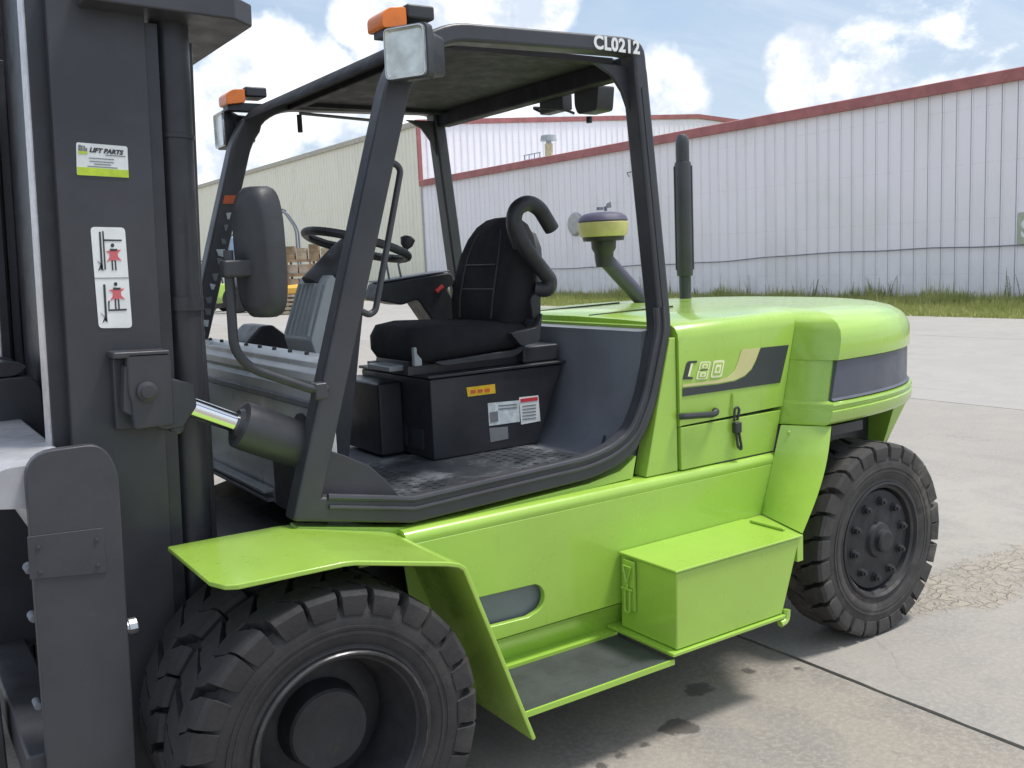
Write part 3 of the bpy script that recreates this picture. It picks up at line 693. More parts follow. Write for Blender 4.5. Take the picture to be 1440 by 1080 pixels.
for s_ in (-1, 1):
    ya, yb = sorted((s_*.752, s_*.7815))
    d1 = hood
    d2 = MB().prism([(1.602, .848), (hx(.97)-.05, .848), (hx(.97)-.02, .95), (hx(1.0135)-.012, 1.0135), (1.602, 1.0135)], 'y', ya, yb).build('lower_door', G, FL, bevel=.003)
    if s_ < 0: MB().box(1.5605, 1.592, -.70, .70, 1.37, 1.403).build('cowl_top', G, FL, bevel=.004)
    # cab rear corner strip
    MB().prism([(1.43, .846), (1.592, .846), (1.594, 1.36), (1.565, 1.36), (1.50, 1.12)], 'y', *sorted((s_*.70, s_*.772))).build('cab_corner_panel', G, FL, bevel=.004)
    if s_ < 0:
        y = -.7825
        def dec(poly, name, mat, yy=y): MB().prism(poly, 'y', yy-.0012, yy).build(name, mat, d1, smooth=0)
        def at(px, py): q = P(px, py, 1, -.7825); return (q.x, q.z)
        blk = [at(960, 557.5), at(960, 546)] + [at(*p) for p in ((1010, 540.5), (1034, 536), (1048, 529), (1057, 520), (1063, 508), (1070, 489), (1109, 485), (1097, 538))]
        crm = [at(960, 544), at(960, 541)] + [at(*p) for p in ((1005, 535), (1022, 531), (1033, 521), (1038, 508), (1043, 491.5), (1069, 489), (1062, 507), (1056, 519), (1047, 528), (1033, 534.5), (1010, 538.8))]
        dec(blk, 'black_stripe', INK); dec(crm, 'cream_stripe', CREAMD)
        def zz(pts_, k=1.0):
            cx_ = sum(p[0] for p in pts_)/len(pts_); cy_ = sum(p[1] for p in pts_)/len(pts_)
            return [at(940+(cx_+(p[0]-cx_)*k)/8, 470+(cy_+(p[1]-cy_)*k)/8) for p in pts_]
        dec(zz([(160, 510), (203, 325), (228, 303), (322, 298), (316, 322), (252, 326), (214, 478), (276, 484), (270, 506)]), 'letter_c', INK)
        dec(zz([(252, 330), (276, 328), (238, 474), (216, 474)]), 'letter_edge', PALEC)
        lobes = [('digit_eight', [(334, 412), (357, 308), (478, 303), (456, 406)]), ('digit_eight', [(306, 512), (332, 400), (458, 394), (434, 505)]), ('digit_nought', [(468, 492), (508, 296), (634, 288), (596, 482)])]
        for lv2, (sc_, m_) in enumerate(((1.0, PALEC), (.74, G), (.50, PALEC), (.22, G))):
            for nm, q_ in lobes:
                rq = [tuple(v) for v in rounded(q_, 26, 4)]
                dec(zz(rq, sc_), nm, m_, y-.0012*lv2)
        # recessed grab handle and rubber hood strap
        h0, h1 = P(958, 586, 1, -.79), P(1007, 579, 1, -.79)
        MB().tube(rounded([(h0.x-.004, -.784, h0.z), (h0.x+.01, -.806, h0.z+.002), (h1.x-.03, -.81, h1.z-.004), (h1.x-.008, -.802, h1.z+.004), (h1.x, -.784, h1.z+.004)], .02, 3, False), .0125, 8).build('handle', PLAST, d1)
        k0 = P(1035, 578, 1, -.79)
        MB().tube(rounded([(k0.x-.012, -.786, 1.115), (k0.x-.012, -.789, 1.05)], .01, 2, False), .004, 6).build('strap_slot', G, d1)
        MB().tube(rounded([(k0.x-.010, -.79, 1.005), (k0.x-.014, -.795, 1.05), (k0.x+.0, -.795, 1.062), (k0.x+.014, -.795, 1.05), (k0.x+.006, -.79, 1.005)], .012, 3, False), .0055, 6).build('strap_loop', PLAST, d1)
        MB().box(k0.x-.018, k0.x+.018, -.806, -.783, .955, 1.000).build('strap_clamp', PLAST, d2, bevel=.006)
        MB().tube(rounded([(k0.x-.006, -.796, .955), (k0.x+.0, -.797, .90), (k0.x+.02, -.797, .885), (k0.x+.02, -.797, .90), (k0.x+.008, -.797, .955)], .012, 3, False), .006, 6).build('strap_tail', PLAST, d2)
# ---- counterweight: lofted plan outlines
def cw_outline(z, inset, xr=3.36, n=34):
    ex = 2.75; b = .968-inset; x0 = hx(z)-.005; a = xr-inset-2.20; pts_ = []
    for i in range(n+1):
        th_ = -math.pi/2 + math.pi*i/n
        c, s_ = math.cos(th_), math.sin(th_)
        x = 2.20+a*abs(c)**(2/ex); y = b*math.copysign(abs(s_)**(2/ex), s_)
        xm = x0+.085                                   # outer front corner
        if x < xm: x = xm
        pts_.append((x, y, z))
    yf = .775-max(0, inset-.04)*.9
    return [(x0, -yf, z)] + pts_ + [(x0, yf, z)]
def cw_part(levels, name, mat, parent, cap=True):
    rings_ = []
    for z, ins in levels: rings_.append(cw_outline(z, ins))
    return MB().loft(rings_, cap=cap).build(name, mat, parent, smooth=38)
CW = cw_part([(.955, .03), (.962, .012), (.975, .004), (1.012, .0), (1.020, .010), (1.028, .010), (1.036, .0), (1.046, .004), (1.052, .035), (1.215, .040), (1.217, .012), (1.24, .010), (1.30, .012), (1.335, .022), (1.365, .045), (1.39, .085), (1.407, .145), (1.418, .23), (1.424, .36), (1.428, .6)], 'counterweight', G, FL)
def band_outline(z, ins):
    o_ = cw_outline(z, ins); return [(max(x, hx(z)+.088), y, zz) for x, y, zz in o_[1:-1]]
MB().loft([band_outline(1.0535, .012), band_outline(1.062, .022), band_outline(1.213, .020), band_outline(1.213, .039), band_outline(1.0535, .039)], cap=False).build('band', BAND, CW, smooth=30)
# lower rear mass behind the wheels
lw = []
for z, hw, x0, x1 in ((.954, .76, 2.97, 3.125), (.80, .72, 2.96, 3.06), (.62, .66, 2.95, 2.99), (.42, .62, 2.90, 2.95)):
    lw.append([(x0, -hw, z), (x1-.06, -hw, z), (x1, -hw+.12, z), (x1+.03, 0, z), (x1, hw-.12, z), (x1-.06, hw, z), (x0, hw, z)])
MB().loft(lw).build('counterweight_skirt', G, FL, bevel=.01)
# ---- exhaust stack and air intake
ex_ = MB().lathe([(.032, 1.40), (.032, 1.545)], 'z', (2.775, .4, 0), 24).build('exhaust_pipe', DK, FL)
MB().lathe([(.032, 1.545), (.042, 1.548), (.044, 1.565), (.044, 2.14), (.041, 2.150), (.035, 2.152)], 'z', (2.775, .4, 0), 28).build('silencer', DK, ex_)
MB().lathe([(.036, 2.152), (.036, 2.25), (.032, 2.275), (.022, 2.292), (.003, 2.297)], 'z', (2.775, .4, 0), 24).build('rain_cap', DK, ex_)
for a in (-.9, 2.6): MB().box(2.775+.0455*math.cos(a)-.004, 2.775+.0455*math.cos(a)+.004, .4+.0455*math.sin(a)-.004, .4+.0455*math.sin(a)+.004, 1.58, 2.13).build('heat_shield_rib', DK, ex_, bevel=.002)
AX, AY = 2.135, .30
ARMG = material('slate pipe paint', (.075, .068, .12), .5, var=.1)
ac = MB().tube([(2.43, AY, 1.405), (2.395, AY, 1.425), (2.17, AY, 1.632), (2.14, AY, 1.66)], [.040, .040, .040, .038], 18).build('intake_pipe', ARMG, FL)
MB().lathe([(.040, 1.62), (.046, 1.66), (.048, 1.69), (.060, 1.71), (.062, 1.745), (.100, 1.748), (.104, 1.768)], 'z', (AX, AY, 0), 28).build('intake_neck', DK2, ac)
MB().lathe([(.104, 1.768), (.114, 1.770), (.123, 1.80), (.125, 1.836), (.119, 1.840)], 'z', (AX, AY, 0), 36).build('intake_bowl', YELB, ac)
MB().lathe([(.119, 1.840), (.123, 1.846), (.115, 1.864), (.094, 1.880), (.055, 1.887), (.003, 1.889)], 'z', (AX, AY, 0), 36).build('intake_cap', ARMG, ac)
wn = MB().tube([(AX+.02, AY, 1.893), (AX+.02, AY, 1.915)], .008, 8); wn.box(AX-.03, AX+.0, AY-.008, AY+.008, 1.898, 1.912); wn.prism([(AX+.02, 1.905), (AX+.055, 1.91), (AX+.05, 1.938), (AX+.03, 1.93)], 'y', AY-.004, AY+.004)
wn.build('wing_nut', GREY, ac)
# ================================================================== CAB
ZF = .905
def side_loop(s_):
    pts_ = [(.10, .965), (.492, 2.24), (.575, 2.345), (.69, 2.398), (1.40, 2.412), (1.458, 2.404), (1.466, 2.32), (1.551, 1.45), (1.553, 1.385), (1.475, 1.13), (1.40, 1.0), (1.30, .945), (1.17, .918), (.455, .893)]
    rad = [0, .12, .10, .10, .02, .03, .03, .03, .08, .06, .06, .06, .05, 0]
    pth = rounded(pts_, rad, 4)
    ws = []
    for x, z in pth:
        ws.append(.085 if (z < 2.3 and x < .56 and z > 1.0) else .078 if z < 1.0 else .062 if z < 2.33 else .058)
    ya, yb = sorted((s_*.685, s_*.765))
    lp = MB().sweep(pth, ws, ya, yb, closed=True).build('cab_side_frame', DK, FL, bevel=.012, seg=2)
    # raised weather lip inside the frame
    def shrink(d):
        c = Vector((.95, 1.62)); o_ = []
        n_ = len(pth)
        for i in range(n_):
            a, p, b = Vector(pth[i-1]), Vector(pth[i]), Vector(pth[(i+1) % n_])
            t_ = (b-a).normalized(); nn = Vector((-t_.y, t_.x)); nn = nn if nn.dot(c-p) > 0 else -nn
            o_.append(tuple(p+nn*d))
        return o_
    if s_ < 0:
        for off, yy, rr_ in ((.010, -.766, .008), (.040, -.762, .011)):
            ln = [(x, yy, z) for x, z in shrink(off)[1:] if z < 2.2 and not (x < .56 and z > .96)]
            ln.append((.165, yy, ln[-1][2]+.058))
            MB().tube(ln, rr_, 8).build('seal_strip', DK, lp)
        MB().prism([(1.462, 2.27), (1.474, 2.27), (1.556, 1.43), (1.544, 1.43)], 'y', -.7675, -.7655).build('pillar_groove', INK, lp)
    # gussets
    y = s_*.735
    g_ = [(.50, 2.15)]
    gus = [(.185, 1.13), (.25, 1.10), (.33, 1.055), (.385, 1.0), (.44, .925), (.14, .955), (.13, .99)]
    MB().prism(gus, 'y', *sorted((s_*.70, s_*.716))).build('corner_gusset', DK, lp, bevel=.003)
    rg = [(1.29, 2.352), (1.44, 2.352), (1.475, 2.12), (1.445, 2.19), (1.415, 2.26), (1.37, 2.315)]
    MB().prism(rg, 'y', *sorted((s_*.70, s_*.716))).build('roof_gusset', DK, lp, bevel=.003)
    return lp
LP = side_loop(-1); LF = side_loop(1)
# frame foot flashing below the sill
for s_ in (-1, 1): MB().prism([(.07, .915), (.12, .905), (.455, .838), (1.17, .862), (1.32, .885), (1.40, .93), (1.38, .85), (.44, .818), (.06, .90)], 'y', *sorted((s_*.69, s_*.752))).build('sill_flashing', G, FL)
ROOFD = material('dull black roof paint', (.020, .020, .026), .65, var=.2, vscale=5, bump=.1, bscale=80, spec=.3)
# roof: plate, front visor, cross bars
rf = MB().box(.665, 1.50, -.60, .683, 2.388, 2.400).build('roof_plate', ROOFD, FL, bevel=.003)
MB().loft([[(x, -.683, z), (x, .683, z), (x, .683, z+.012), (x, -.683, z+.012)] for x, z in ((.50, 2.315), (.54, 2.355), (.60, 2.383), (.664, 2.390))]).build('visor', ROOFD, rf, smooth=50)
MB().box(1.45, 1.515, -.683, .683, 2.322, 2.392).build('rear_crossbar', ROOFD, rf, bevel=.008)
MB().box(.70, .74, -.683, .683, 2.365, 2.410).build('front_crossbar', ROOFD, rf, bevel=.006)
for y in (-.62, .62): MB().box(.742, 1.438, y-.02, y+.02, 2.372, 2.393).build('roof_rib', ROOFD, rf)
# text on the rail
q = P(835, 58, 1, -.768)
text_on_side('fleet_number', 'CL0212', .062, q.x, -.7665, q.z-.022, WHITE, LP, rot=.02, sx=1.0, offset=.0022, spacing=1.07)
# lamps
def work_lamp(s_):
    y = s_*.845
    e = MB().prism(rounded([(-.055, -.065), (.055, -.065), (.055, .065), (-.055, .065)], .014, 3), 'x', .512, .572)
    b_ = MB()
    an_ = .50 if s_ < 0 else .05
    cs_, sn_ = math.cos(an_), -math.sin(an_)*s_
    def ring(x, h):
        return [(.51+(x-.51)*cs_-yy*h*sn_, y+(x-.51)*sn_+yy*h*cs_, 2.293+zz*h) for yy, zz in rounded([(-.075, -.078), (.075, -.078), (.075, .078), (-.075, .078)], .018, 3)]
    lamp = b_.loft([ring(.448, .96), ring(.450, 1.0), ring(.482, 1.0), ring(.490, .93), ring(.515, .80), ring(.575, .74), ring(.585, .66)]).build('work_lamp', PLAST, FL, smooth=35)
    MB().loft([ring(.4475, .80), ring(.440, .88), ring(.4478, .93)]).build('lens', LENS, lamp, smooth=20)
    MB().loft([ring(.4478, .925), ring(.438, .93), ring(.438, .885), ring(.4478, .89)], cap=False).build('bezel', STEEL, lamp)
    MB().prism([(.49, 2.26), (.56, 2.26), (.56, 2.32), (.49, 2.32)], 'y', *sorted((s_*.765, s_*.795))).build('bracket', DK, lamp)
    ty = s_*.735
    tl = MB().prism([(ty-.055, 2.415), (ty+.055, 2.415), (ty+.055, 2.458), (ty-.055, 2.458)], 'x', .515, .61).build('turn_signal', PLAST, FL, bevel=.008)
    MB().prism(rounded([(.43, 2.378), (.513, 2.39), (.513, 2.448), (.46, 2.442), (.43, 2.422)], .012, 3), 'y', ty-.052, ty+.052).build('amber_lens', AMBER, tl, bevel=.006)
    MB().box(.44, .60, ty-.03, ty+.03, 2.36, 2.392).build('bracket', DK, tl)
for s_ in (-1, 1): work_lamp(s_)
# rear lamp and alarm under the roof edge
rl_ = MB().prism(rounded([(-.44, 2.24), (-.32, 2.24), (-.30, 2.275), (-.30, 2.335), (-.455, 2.335)], .015, 3), 'x', 1.516, 1.60).build('rear_lamp', PLAST, FL, bevel=.004)
MB().tube([(1.55, -.35, 2.23), (1.55, -.35, 2.205)], .012, 8).build('lamp_stud', PLAST, rl_)
MB().box(1.516, 1.57, -.22, -.06, 2.275, 2.34).build('reverse_alarm', PLAST, FL, bevel=.006)
MB().tube(rounded([(1.52, -.06, 2.29), (1.52, -.0, 2.315), (1.52, -.24, 2.27), (1.52, -.29, 2.25)], .03, 3, False), .006, 6).build('lamp_wire', PLAST, FL)
# wiper rod below the far visor
MB().tube([(.74, .66, 2.435-.09), (.74, .66, 2.27)], .012, 8).build('wiper_arm', DK, FL)
MB().tube([(.742, .66, 2.352), (1.10, .66, 2.335)], .007, 8).build('wiper_rod', GREY, FL)
# far A pillar decals
def pil(z): return .10+(z-.965)/(2.275-.965)*.405
MB().prism([(pil(2.0)-.03, 2.0), (pil(2.0)+.03, 2.0), (pil(1.965)+.03, 1.965), (pil(1.965)-.03, 1.965)], 'y', .681, .684).build('orange_mark', ORANGE, LF, smooth=0)
for k in range(11):
    z = 1.93-k*.05+random.uniform(-.01, .01); j1, j2, j3 = (random.uniform(.004, .022) for _ in range(3))
    MB().prism([(pil(z)-j1, z), (pil(z)+j2, z+random.uniform(-.008, .01)), (pil(z)+j3*.8, z-.012-j2), (pil(z)-j1*.5, z-.026)], 'y', .681, .684).build('worn_mark', INKG if k % 3 else PALE, LF, smooth=0)
# floor, cowl, bulkhead
MB().box(.20, 1.42, -.684, .684, ZF-.03, ZF).build('cab_floor', GREY, FL)
bk = [(1.44, ZF-.02), (1.325, ZF+.0015), (1.375, ZF+.006), (1.42, ZF+.022), (1.45, ZF+.05), (1.468, ZF+.09), (1.48, ZF+.14), (1.50, 1.385), (1.56, 1.39), (1.56, ZF-.02)]
MB().prism(bk, 'y', -.684, .684).build('bulkhead', GREY, FL, smooth=45)
MB().tube(rounded([(1.44, -.52, .97), (1.40, -.55, .935), (1.41, -.60, .965), (1.45, -.62, 1.02)], .03, 4, False), .006, 6).build('floor_wire', INK, FL)
MATM = material('dusty rubber mat', (.050, .055, .062), .40, var=.4, vscale=4, bump=.3, bscale=60, dirt=((.28, .30, .32), .48, .75))
mt = MB().box(.28, 1.31, -.66, -.03, ZF+.001, ZF+.010).build('floor_mat', MATM, FL, bevel=.003)
tm = MB()
for i in range(26):
    for j in range(14):
        x = .34+i*.04; y = -.63+j*.042+(.021 if i % 2 else 0)
        if .66 < x < 1.02: continue
        if x > 1.29: continue
        tm.prism([(x-.014, y), (x, y-.014), (x+.014, y), (x, y+.014)], 'z', ZF+.0095, ZF+.0125)
tm.build('mat_studs', MATM, mt, smooth=0, kind='stuff')
cw_ = [(.20, .86), (.195, 1.30), (.205, 1.315), (.19, 1.33), (.19, 1.355), (.205, 1.37), (.205, 1.388), (.225, 1.398), (.30, 1.398), (.30, 1.38), (.24, 1.37), (.24, .86)]
COWLM = material('pale grey cowl paint', (.56, .59, .61), .36, var=.1, vscale=4, bump=.06, bscale=60, dirt=((.36, .36, .35), .56, .5))
cowl = MB().prism(cw_, 'y', -.683, .683).build('front_cowl', COWLM, FL, bevel=.003)
MB().prism([(.186, 1.245), (.194, 1.24), (.194, 1.265), (.186, 1.262)], 'y', -.66, .66).build('cowl_rib', GREY, cowl)
for k in range(9): MB().lathe([(.008, 0), (.008, .008), (.003, .011)], 'z', (.255, -.6+k*.15, 1.398), 8).build('bolt', DK, cowl)
MB().prism([(y_, z_) for y_, z_ in [(-.525+.075*math.cos(a), 1.135+.085*math.sin(a)) for a in [i*math.pi/8 for i in range(16)]]], 'x', .186, .194).build('cylinder_port', INK, cowl)
MB().box(.150, .193, -.22, .66, .905, .918).build('cowl_flange', GREYL, cowl, bevel=.003)
MB().box(.165, .193, -.22, .66, .872, .885).build('cowl_flange', GREY, cowl, bevel=.003)
MB().box(.180, .1935, -.67, -.26, .87, 1.05).build('cowl_void_panel', INK, cowl)  # dark panel painted in for the shade of an open void
MB().box(-.05, .19, -.66, .66, .66, .80).build('front_plate', DK2, FL, bevel=.004)
MB().prism([(.33, 1.39), (.40, 1.455), (.45, 1.455), (.56, 1.36), (.56, 1.2), (.33, 1.2)], 'y', .38, .62).build('side_pod', DK2, FL, bevel=.01)
MB().box(.30, .60, .40, .60, .90, 1.2).build('side_pod_foot', DK2, FL)
# steering column, boot and wheel
col = MB().prism(rounded([(.34, .90), (.52, .90), (.60, 1.36), (.64, 1.58), (.60, 1.66), (.50, 1.64), (.435, 1.42), (.42, 1.36)], .02, 3), 'y', -.11, .11).build('steering_column', PLAST, FL, bevel=.02)
bo_ = MB().prism(rounded([(.415, 1.36), (.435, 1.355), (.52, 1.63), (.50, 1.655), (.475, 1.63), (.40, 1.42)], .008, 2), 'y', -.135, .135).build('column_cover', GREYL, col, bevel=.01)
for k in range(6): MB().tube([(.402, -.11+k*.044, 1.43), (.470, -.10+k*.040, 1.62)], .010, 6).build('cover_rib', GREYL, bo_)
MB().tube([(.50, 0, 1.60), (.60, 0, 1.72), (.645, 0, 1.765)], [.075, .05, .04], 16).build('wheel_hub', PLAST, col)
swc = Vector((.668, .0, 1.758)); tl_ = math.radians(17)
def sw(a, r, h=0): v = Vector((r*math.cos(a), r*math.sin(a), h)); v.rotate(Matrix.Rotation(tl_, 3, 'Y')); return swc+v
stw = MB().tube([sw(2*math.pi*k/36, .2) for k in range(36)], .0165, 10, closed=True).build('steering_wheel', PLAST, FL)
for a in (.3, 2.4, 4.4): MB().tube([sw(a, .03, -.015), sw(a, .12, -.012), sw(a, .198)], .012, 8).build('spoke', PLAST, stw)
MB().tube([sw(0, 0, -.03), sw(0, 0, .012)], [.05, .04], 16).build('horn_pad', PLAST, stw)
MB().tube([sw(-.25, .19, .01), sw(-.25, .19, .035), sw(-.25, .19, .05), sw(-.25, .19, .075), sw(-.25, .19, .085)], [.01, .01, .024, .03, .016], 12).build('spinner_knob', PLAST, stw)
# lever console at the far side of the seat
cn = MB().prism(rounded([(.90, 1.53), (.93, 1.60), (1.27, 1.632), (1.29, 1.61), (1.285, 1.575), (1.25, 1.56), (1.40, 1.32), (1.25, 1.30), (1.10, 1.52), (1.02, 1.50)], .012, 2), 'y', .33, .47).build('lever_console', PLAST, FL, bevel=.01)
MB().prism([(.93, 1.603), (1.27, 1.635), (1.27, 1.642), (.93, 1.61)], 'y', .335, .465).build('console_top', GREY, cn, bevel=.003)
MB().tube([(1.19, .325, 1.548), (1.225, .325, 1.572)], .010, 8).build('red_switch', RED, cn)
MB().tube(rounded([(1.285, .40, 1.60), (1.325, .40, 1.60), (1.335, .40, 1.50), (1.37, .40, 1.40)], .03, 4, False), .012, 8).build('console_hose', PLAST, cn)
for k, x in enumerate((1.0, 1.06)): MB().tube([(x, .40, 1.61), (x-.012, .40, 1.70-k*.02), (x-.04+.06*k, .40, 1.715-k*.02)], .005, 6).build('lever', GREY, cn)
# seat box
SY = -.215
sb = MB().prism([(.838, ZF+.011), (1.335, ZF+.011), (1.475, 1.235), (.838, 1.235)], 'y', SY, .40).build('seat_box', DK2, FL, bevel=.008)
MB().prism([(.825, 1.238), (1.485, 1.238), (1.485, 1.25), (.825, 1.25)], 'y', SY-.012, .40).build('seat_box_lid', DK2, sb, bevel=.004)
MB().box(1.29, 1.47, SY+.02, .2, 1.252, 1.32).build('seat_box_rise', DK2, sb, bevel=.008)
MB().box(.73, .836, .02, .40, ZF+.012, 1.21).build('battery_cover', DK2, FL, bevel=.01)
for k in range(2): MB().box(.834, .8385, -.14+k*.14, -.04+k*.14, .95, 1.03).build('vent_opening', INK, sb)
def lab(pxs, name, mat, par=sb, lift=0.0):
    pl = [P(px, py, 1, SY-.0015-lift) for px, py in pxs]
    return MB().prism([(v.x, v.z) for v in pl], 'y', SY-.0015-lift, SY-.0002-lift).build(name, mat, par, smooth=0)
l1 = lab([(656, 545), (696, 540), (697, 553), (658, 558)], 'yellow_label', YEL)
for a in (662, 672, 682): lab([(a, 549.5-.11*(a-656)), (a+7, 548.7-.11*(a-656)), (a+7, 553.5-.11*(a-656)), (a, 554.3-.11*(a-656))], 'print', ORANGE, sb, .0015)
lab([(686, 567), (730, 563), (731, 593), (688, 599)], 'capacity_plate', PALE)
lab([(689, 580), (700, 578), (701, 592), (690, 594)], 'plate_panel', INKG, sb, .0015)
for py in (569, 573.5): lab([(701, py+1), (727, py-1.5), (727, py), (701, py+2.5)], 'plate_line', INKG, sb, .0015)
lab([(688, 602), (714, 600), (715, 617), (690, 622)], 'worn_plate', INKG)
lab([(730, 559), (757, 556), (760, 592), (733, 597)], 'warning_label', WHITE)
lab([(732, 561), (756, 558), (756.5, 563), (732.5, 566)], 'red_header', RED, sb, .0015)
for k in range(5): lab([(735, 570.5+k*4.6), (754, 568.3+k*4.6), (754, 569.6+k*4.6), (735, 571.8+k*4.6)], 'print_line', INKG, sb, .0015)
# seat
def ringbox(cx_, cy_, hx_, hy_, z, r=.06, lean=0):
    return [(cx_+x, cy_+y, z+lean*x) for x, y in rounded([(-hx_, -hy_), (hx_, -hy_), (hx_, hy_), (-hx_, hy_)], r, 4)]
SC = .03
st = MB().loft([ringbox(1.08, SC, .20, .16, 1.295, .07, .06), ringbox(1.075, SC, .262, .215, 1.312, .09, .06), ringbox(1.07, SC, .28, .23, 1.345, .10, .04), ringbox(1.07, SC, .28, .23, 1.39, .10, .0), ringbox(1.075, SC, .265, .215, 1.425, .10, -.03), ringbox(1.09, SC, .215, .17, 1.437, .09, -.05)]).build('seat', FABRIC, FL, smooth=70)
MB().loft([ringbox(1.04, SC, .24, .17, 1.251, .03), ringbox(1.04, SC, .235, .165, 1.302, .03)]).build('seat_base', DK2, st, bevel=.004)
for y in (SC-.16, SC+.16): MB().box(.78, 1.30, y-.02, y+.02, 1.2515, 1.285).build('seat_rail', DK2, st)
MB().box(.74, .86, SC-.10, SC+.10, 1.262, 1.285).build('slide_lever', GREYL, st, bevel=.006)
MB().box(.80, .835, SC-.20, SC-.175, 1.285, 1.36).build('height_lever', GREYL, st, bevel=.006)
MB().prism(rounded([(.86, 1.30), (1.24, 1.315), (1.30, 1.345), (1.27, 1.30), (1.22, 1.285), (.90, 1.28)], .015, 2), 'y', SC-.245, SC-.222).build('seat_skirt', PLAST, st, bevel=.004)
br = []
for z, hw, dx, hd in ((1.40, .20, 1.20, .05), (1.43, .225, 1.205, .075), (1.52, .238, 1.225, .085), (1.62, .236, 1.245, .082), (1.70, .225, 1.262, .075), (1.77, .195, 1.277, .066), (1.82, .15, 1.288, .054), (1.848, .095, 1.294, .038), (1.856, .05, 1.296, .02)):
    dx += .075
    br.append([(dx+x*(1+.0), SC+y, z) for x, y in rounded([(-hd, -hw), (hd, -hw*.92), (hd, hw*.92), (-hd, hw)], min(.05, hd*.8), 4)])
bk_ = MB().loft(br).build('backrest', FABRIC, st, smooth=70)
for e_ in (-1, 1):
    MB().tube([(1.28-.0735-.001, SC+e_*.125, 1.44), (1.30-.085, SC+e_*.13, 1.52), (1.32-.082, SC+e_*.128, 1.62), (1.337-.075, SC+e_*.12, 1.70), (1.352-.064, SC+e_*.10, 1.77), (1.363-.05, SC+e_*.07, 1.815)], .005, 6).build('piping', VINYL, bk_)
for z_, hw_ in ((1.56, .12), (1.66, .115)):
    MB().tube([(1.308-.083+(z_-1.56)*.2, SC-hw_, z_), (1.308-.083+(z_-1.56)*.2, SC+hw_, z_)], .0035, 6).build('stitching', VINYL, bk_)
sh = []
for z, hw, dx, hd in ((1.38, .18, 1.30, .03), (1.42, .215, 1.305, .045), (1.60, .215, 1.335, .045), (1.72, .19, 1.352, .04), (1.78, .15, 1.360, .03), (1.80, .10, 1.362, .018)):
    dx += .06
    sh.append([(dx+x, SC+y, z) for x, y in rounded([(-hd, -hw), (hd, -hw*.9), (hd, hw*.9), (-hd, hw)], hd*.7, 3)])
MB().loft(sh).build('backrest_shell', PLAST, st, smooth=60)
def q3(px, py, y): return P(px, py, 1, y)
ya_ = SC-.262
MB().tube(rounded([q3(732, 345, ya_+.02), q3(722, 318, ya_), q3(724, 294, ya_), q3(742, 284, ya_), q3(758, 292, ya_), q3(776, 322, ya_+.01)], .045, 5, False), .032, 14).build('hip_restraint', VINYL, st, smooth=60)
MB().tube(rounded([q3(722, 312, ya_), q3(738, 348, ya_-.012), q3(758, 374, ya_), q3(774, 394, ya_), q3(772, 408, ya_), q3(752, 406, ya_+.03)], .03, 5, False), .031, 14).build('hip_restraint', VINYL, st, smooth=60)
MB().prism(rounded([(1.20, 1.385), (1.33, 1.40), (1.36, 1.46), (1.34, 1.34), (1.25, 1.33)], .012, 2), 'y', SC-.275, SC-.236).build('recliner_cover', PLAST, st, bevel=.008)
MB().prism(rounded([(1.32, 1.52), (1.375, 1.56), (1.37, 1.44), (1.33, 1.43)], .012, 2), 'y', SC-.25, SC-.2).build('belt_reel', PLAST, st, bevel=.008)
# mirror and its arm
MA = -.80
arm = [q3(458, 546, -.775), q3(440, 548, MA), q3(352, 518, MA), q3(329, 492, MA), q3(323, 400, MA), q3(321, 352, MA)]
ma = MB().tube(rounded(arm, [0, .02, .05, .06, .02, 0], 5, False), .0135, 10).build('mirror_arm', PLAST, FL, smooth=60)
MB().box(.13, .17, -.81, -.765, 1.295, 1.345).build('arm_clamp', DK, ma, bevel=.006)
mc = P(366, 355, 1, MA)
def mring(dx, s1): return [(mc.x+dx*.86-u*.034*s1, mc.y+u*.055*s1+dx*.50, mc.z+v*s1*.184) for u, v in [(math.copysign(abs(math.cos(a))**.55, math.cos(a)), math.copysign(abs(math.sin(a))**.62, math.sin(a))) for a in [i*math.pi/18 for i in range(36)]]]
mir = MB().loft([mring(-.045, .80), mring(-.04, .9), mring(-.02, .985), mring(.02, 1.0), mring(.032, .985)]).build('mirror', PLAST, FL, smooth=50)
MB().loft([mring(.0325, .94), mring(.034, .94)]).build('mirror_glass', CHROME, mir)
b0 = P(320, 375, 1, MA)
MB().box(b0.x-.018, b0.x+.075, MA-.025, MA+.02, b0.z-.03, b0.z+.018).build('mirror_clamp', PLAST, mir, bevel=.008)
# grab rail inside the A pillar
MB().tube(rounded([q3(535, 235, -.70), q3(548, 226, -.68), q3(564, 236, -.68), q3(528, 437, -.68), q3(519, 443, -.68), q3(505, 436, -.70)], .03, 4, False), .0105, 10).build('grab_rail', DK, FL, smooth=60)
# ================================================================== MAST (leans back a little)
TILT = math.radians(2.1); X0, Z0 = -.36, 1.6
mast = MB()
ms = empty('mast_pivot', '', '') if False else None
def mast_part(mb, name, mat, parent, **kw):
    o = mb.build(name, mat, parent, **kw)
    return o
# outer rails: channel section  (local x relative to X0, local z relative to Z0)
def rail(s_, z0, z1):
    w = s_
    sec = [(-.128, .605), (.122, .605), (.122, .50), (.092, .50), (.092, .575), (-.098, .575), (-.098, .50), (-.128, .50)]
    return MB().prism([(x, w*y) for x, y in sec], 'z', z0, z1)
mr = rail(-1, -1.42, .86).build('mast_rail', DK, FL, bevel=.004)
mr.location = (X0, 0, Z0); mr.rotation_euler = (0, TILT, 0)
def mc_(mb, name, mat, par=None, **kw):
    o = mb.build(name, mat, par or mr, **kw); return o
mr2 = rail(1, -1.42, .86).build('mast_rail', DK, FL, bevel=.004); mr2.location = mr.location; mr2.rotation_euler = mr.rotation_euler
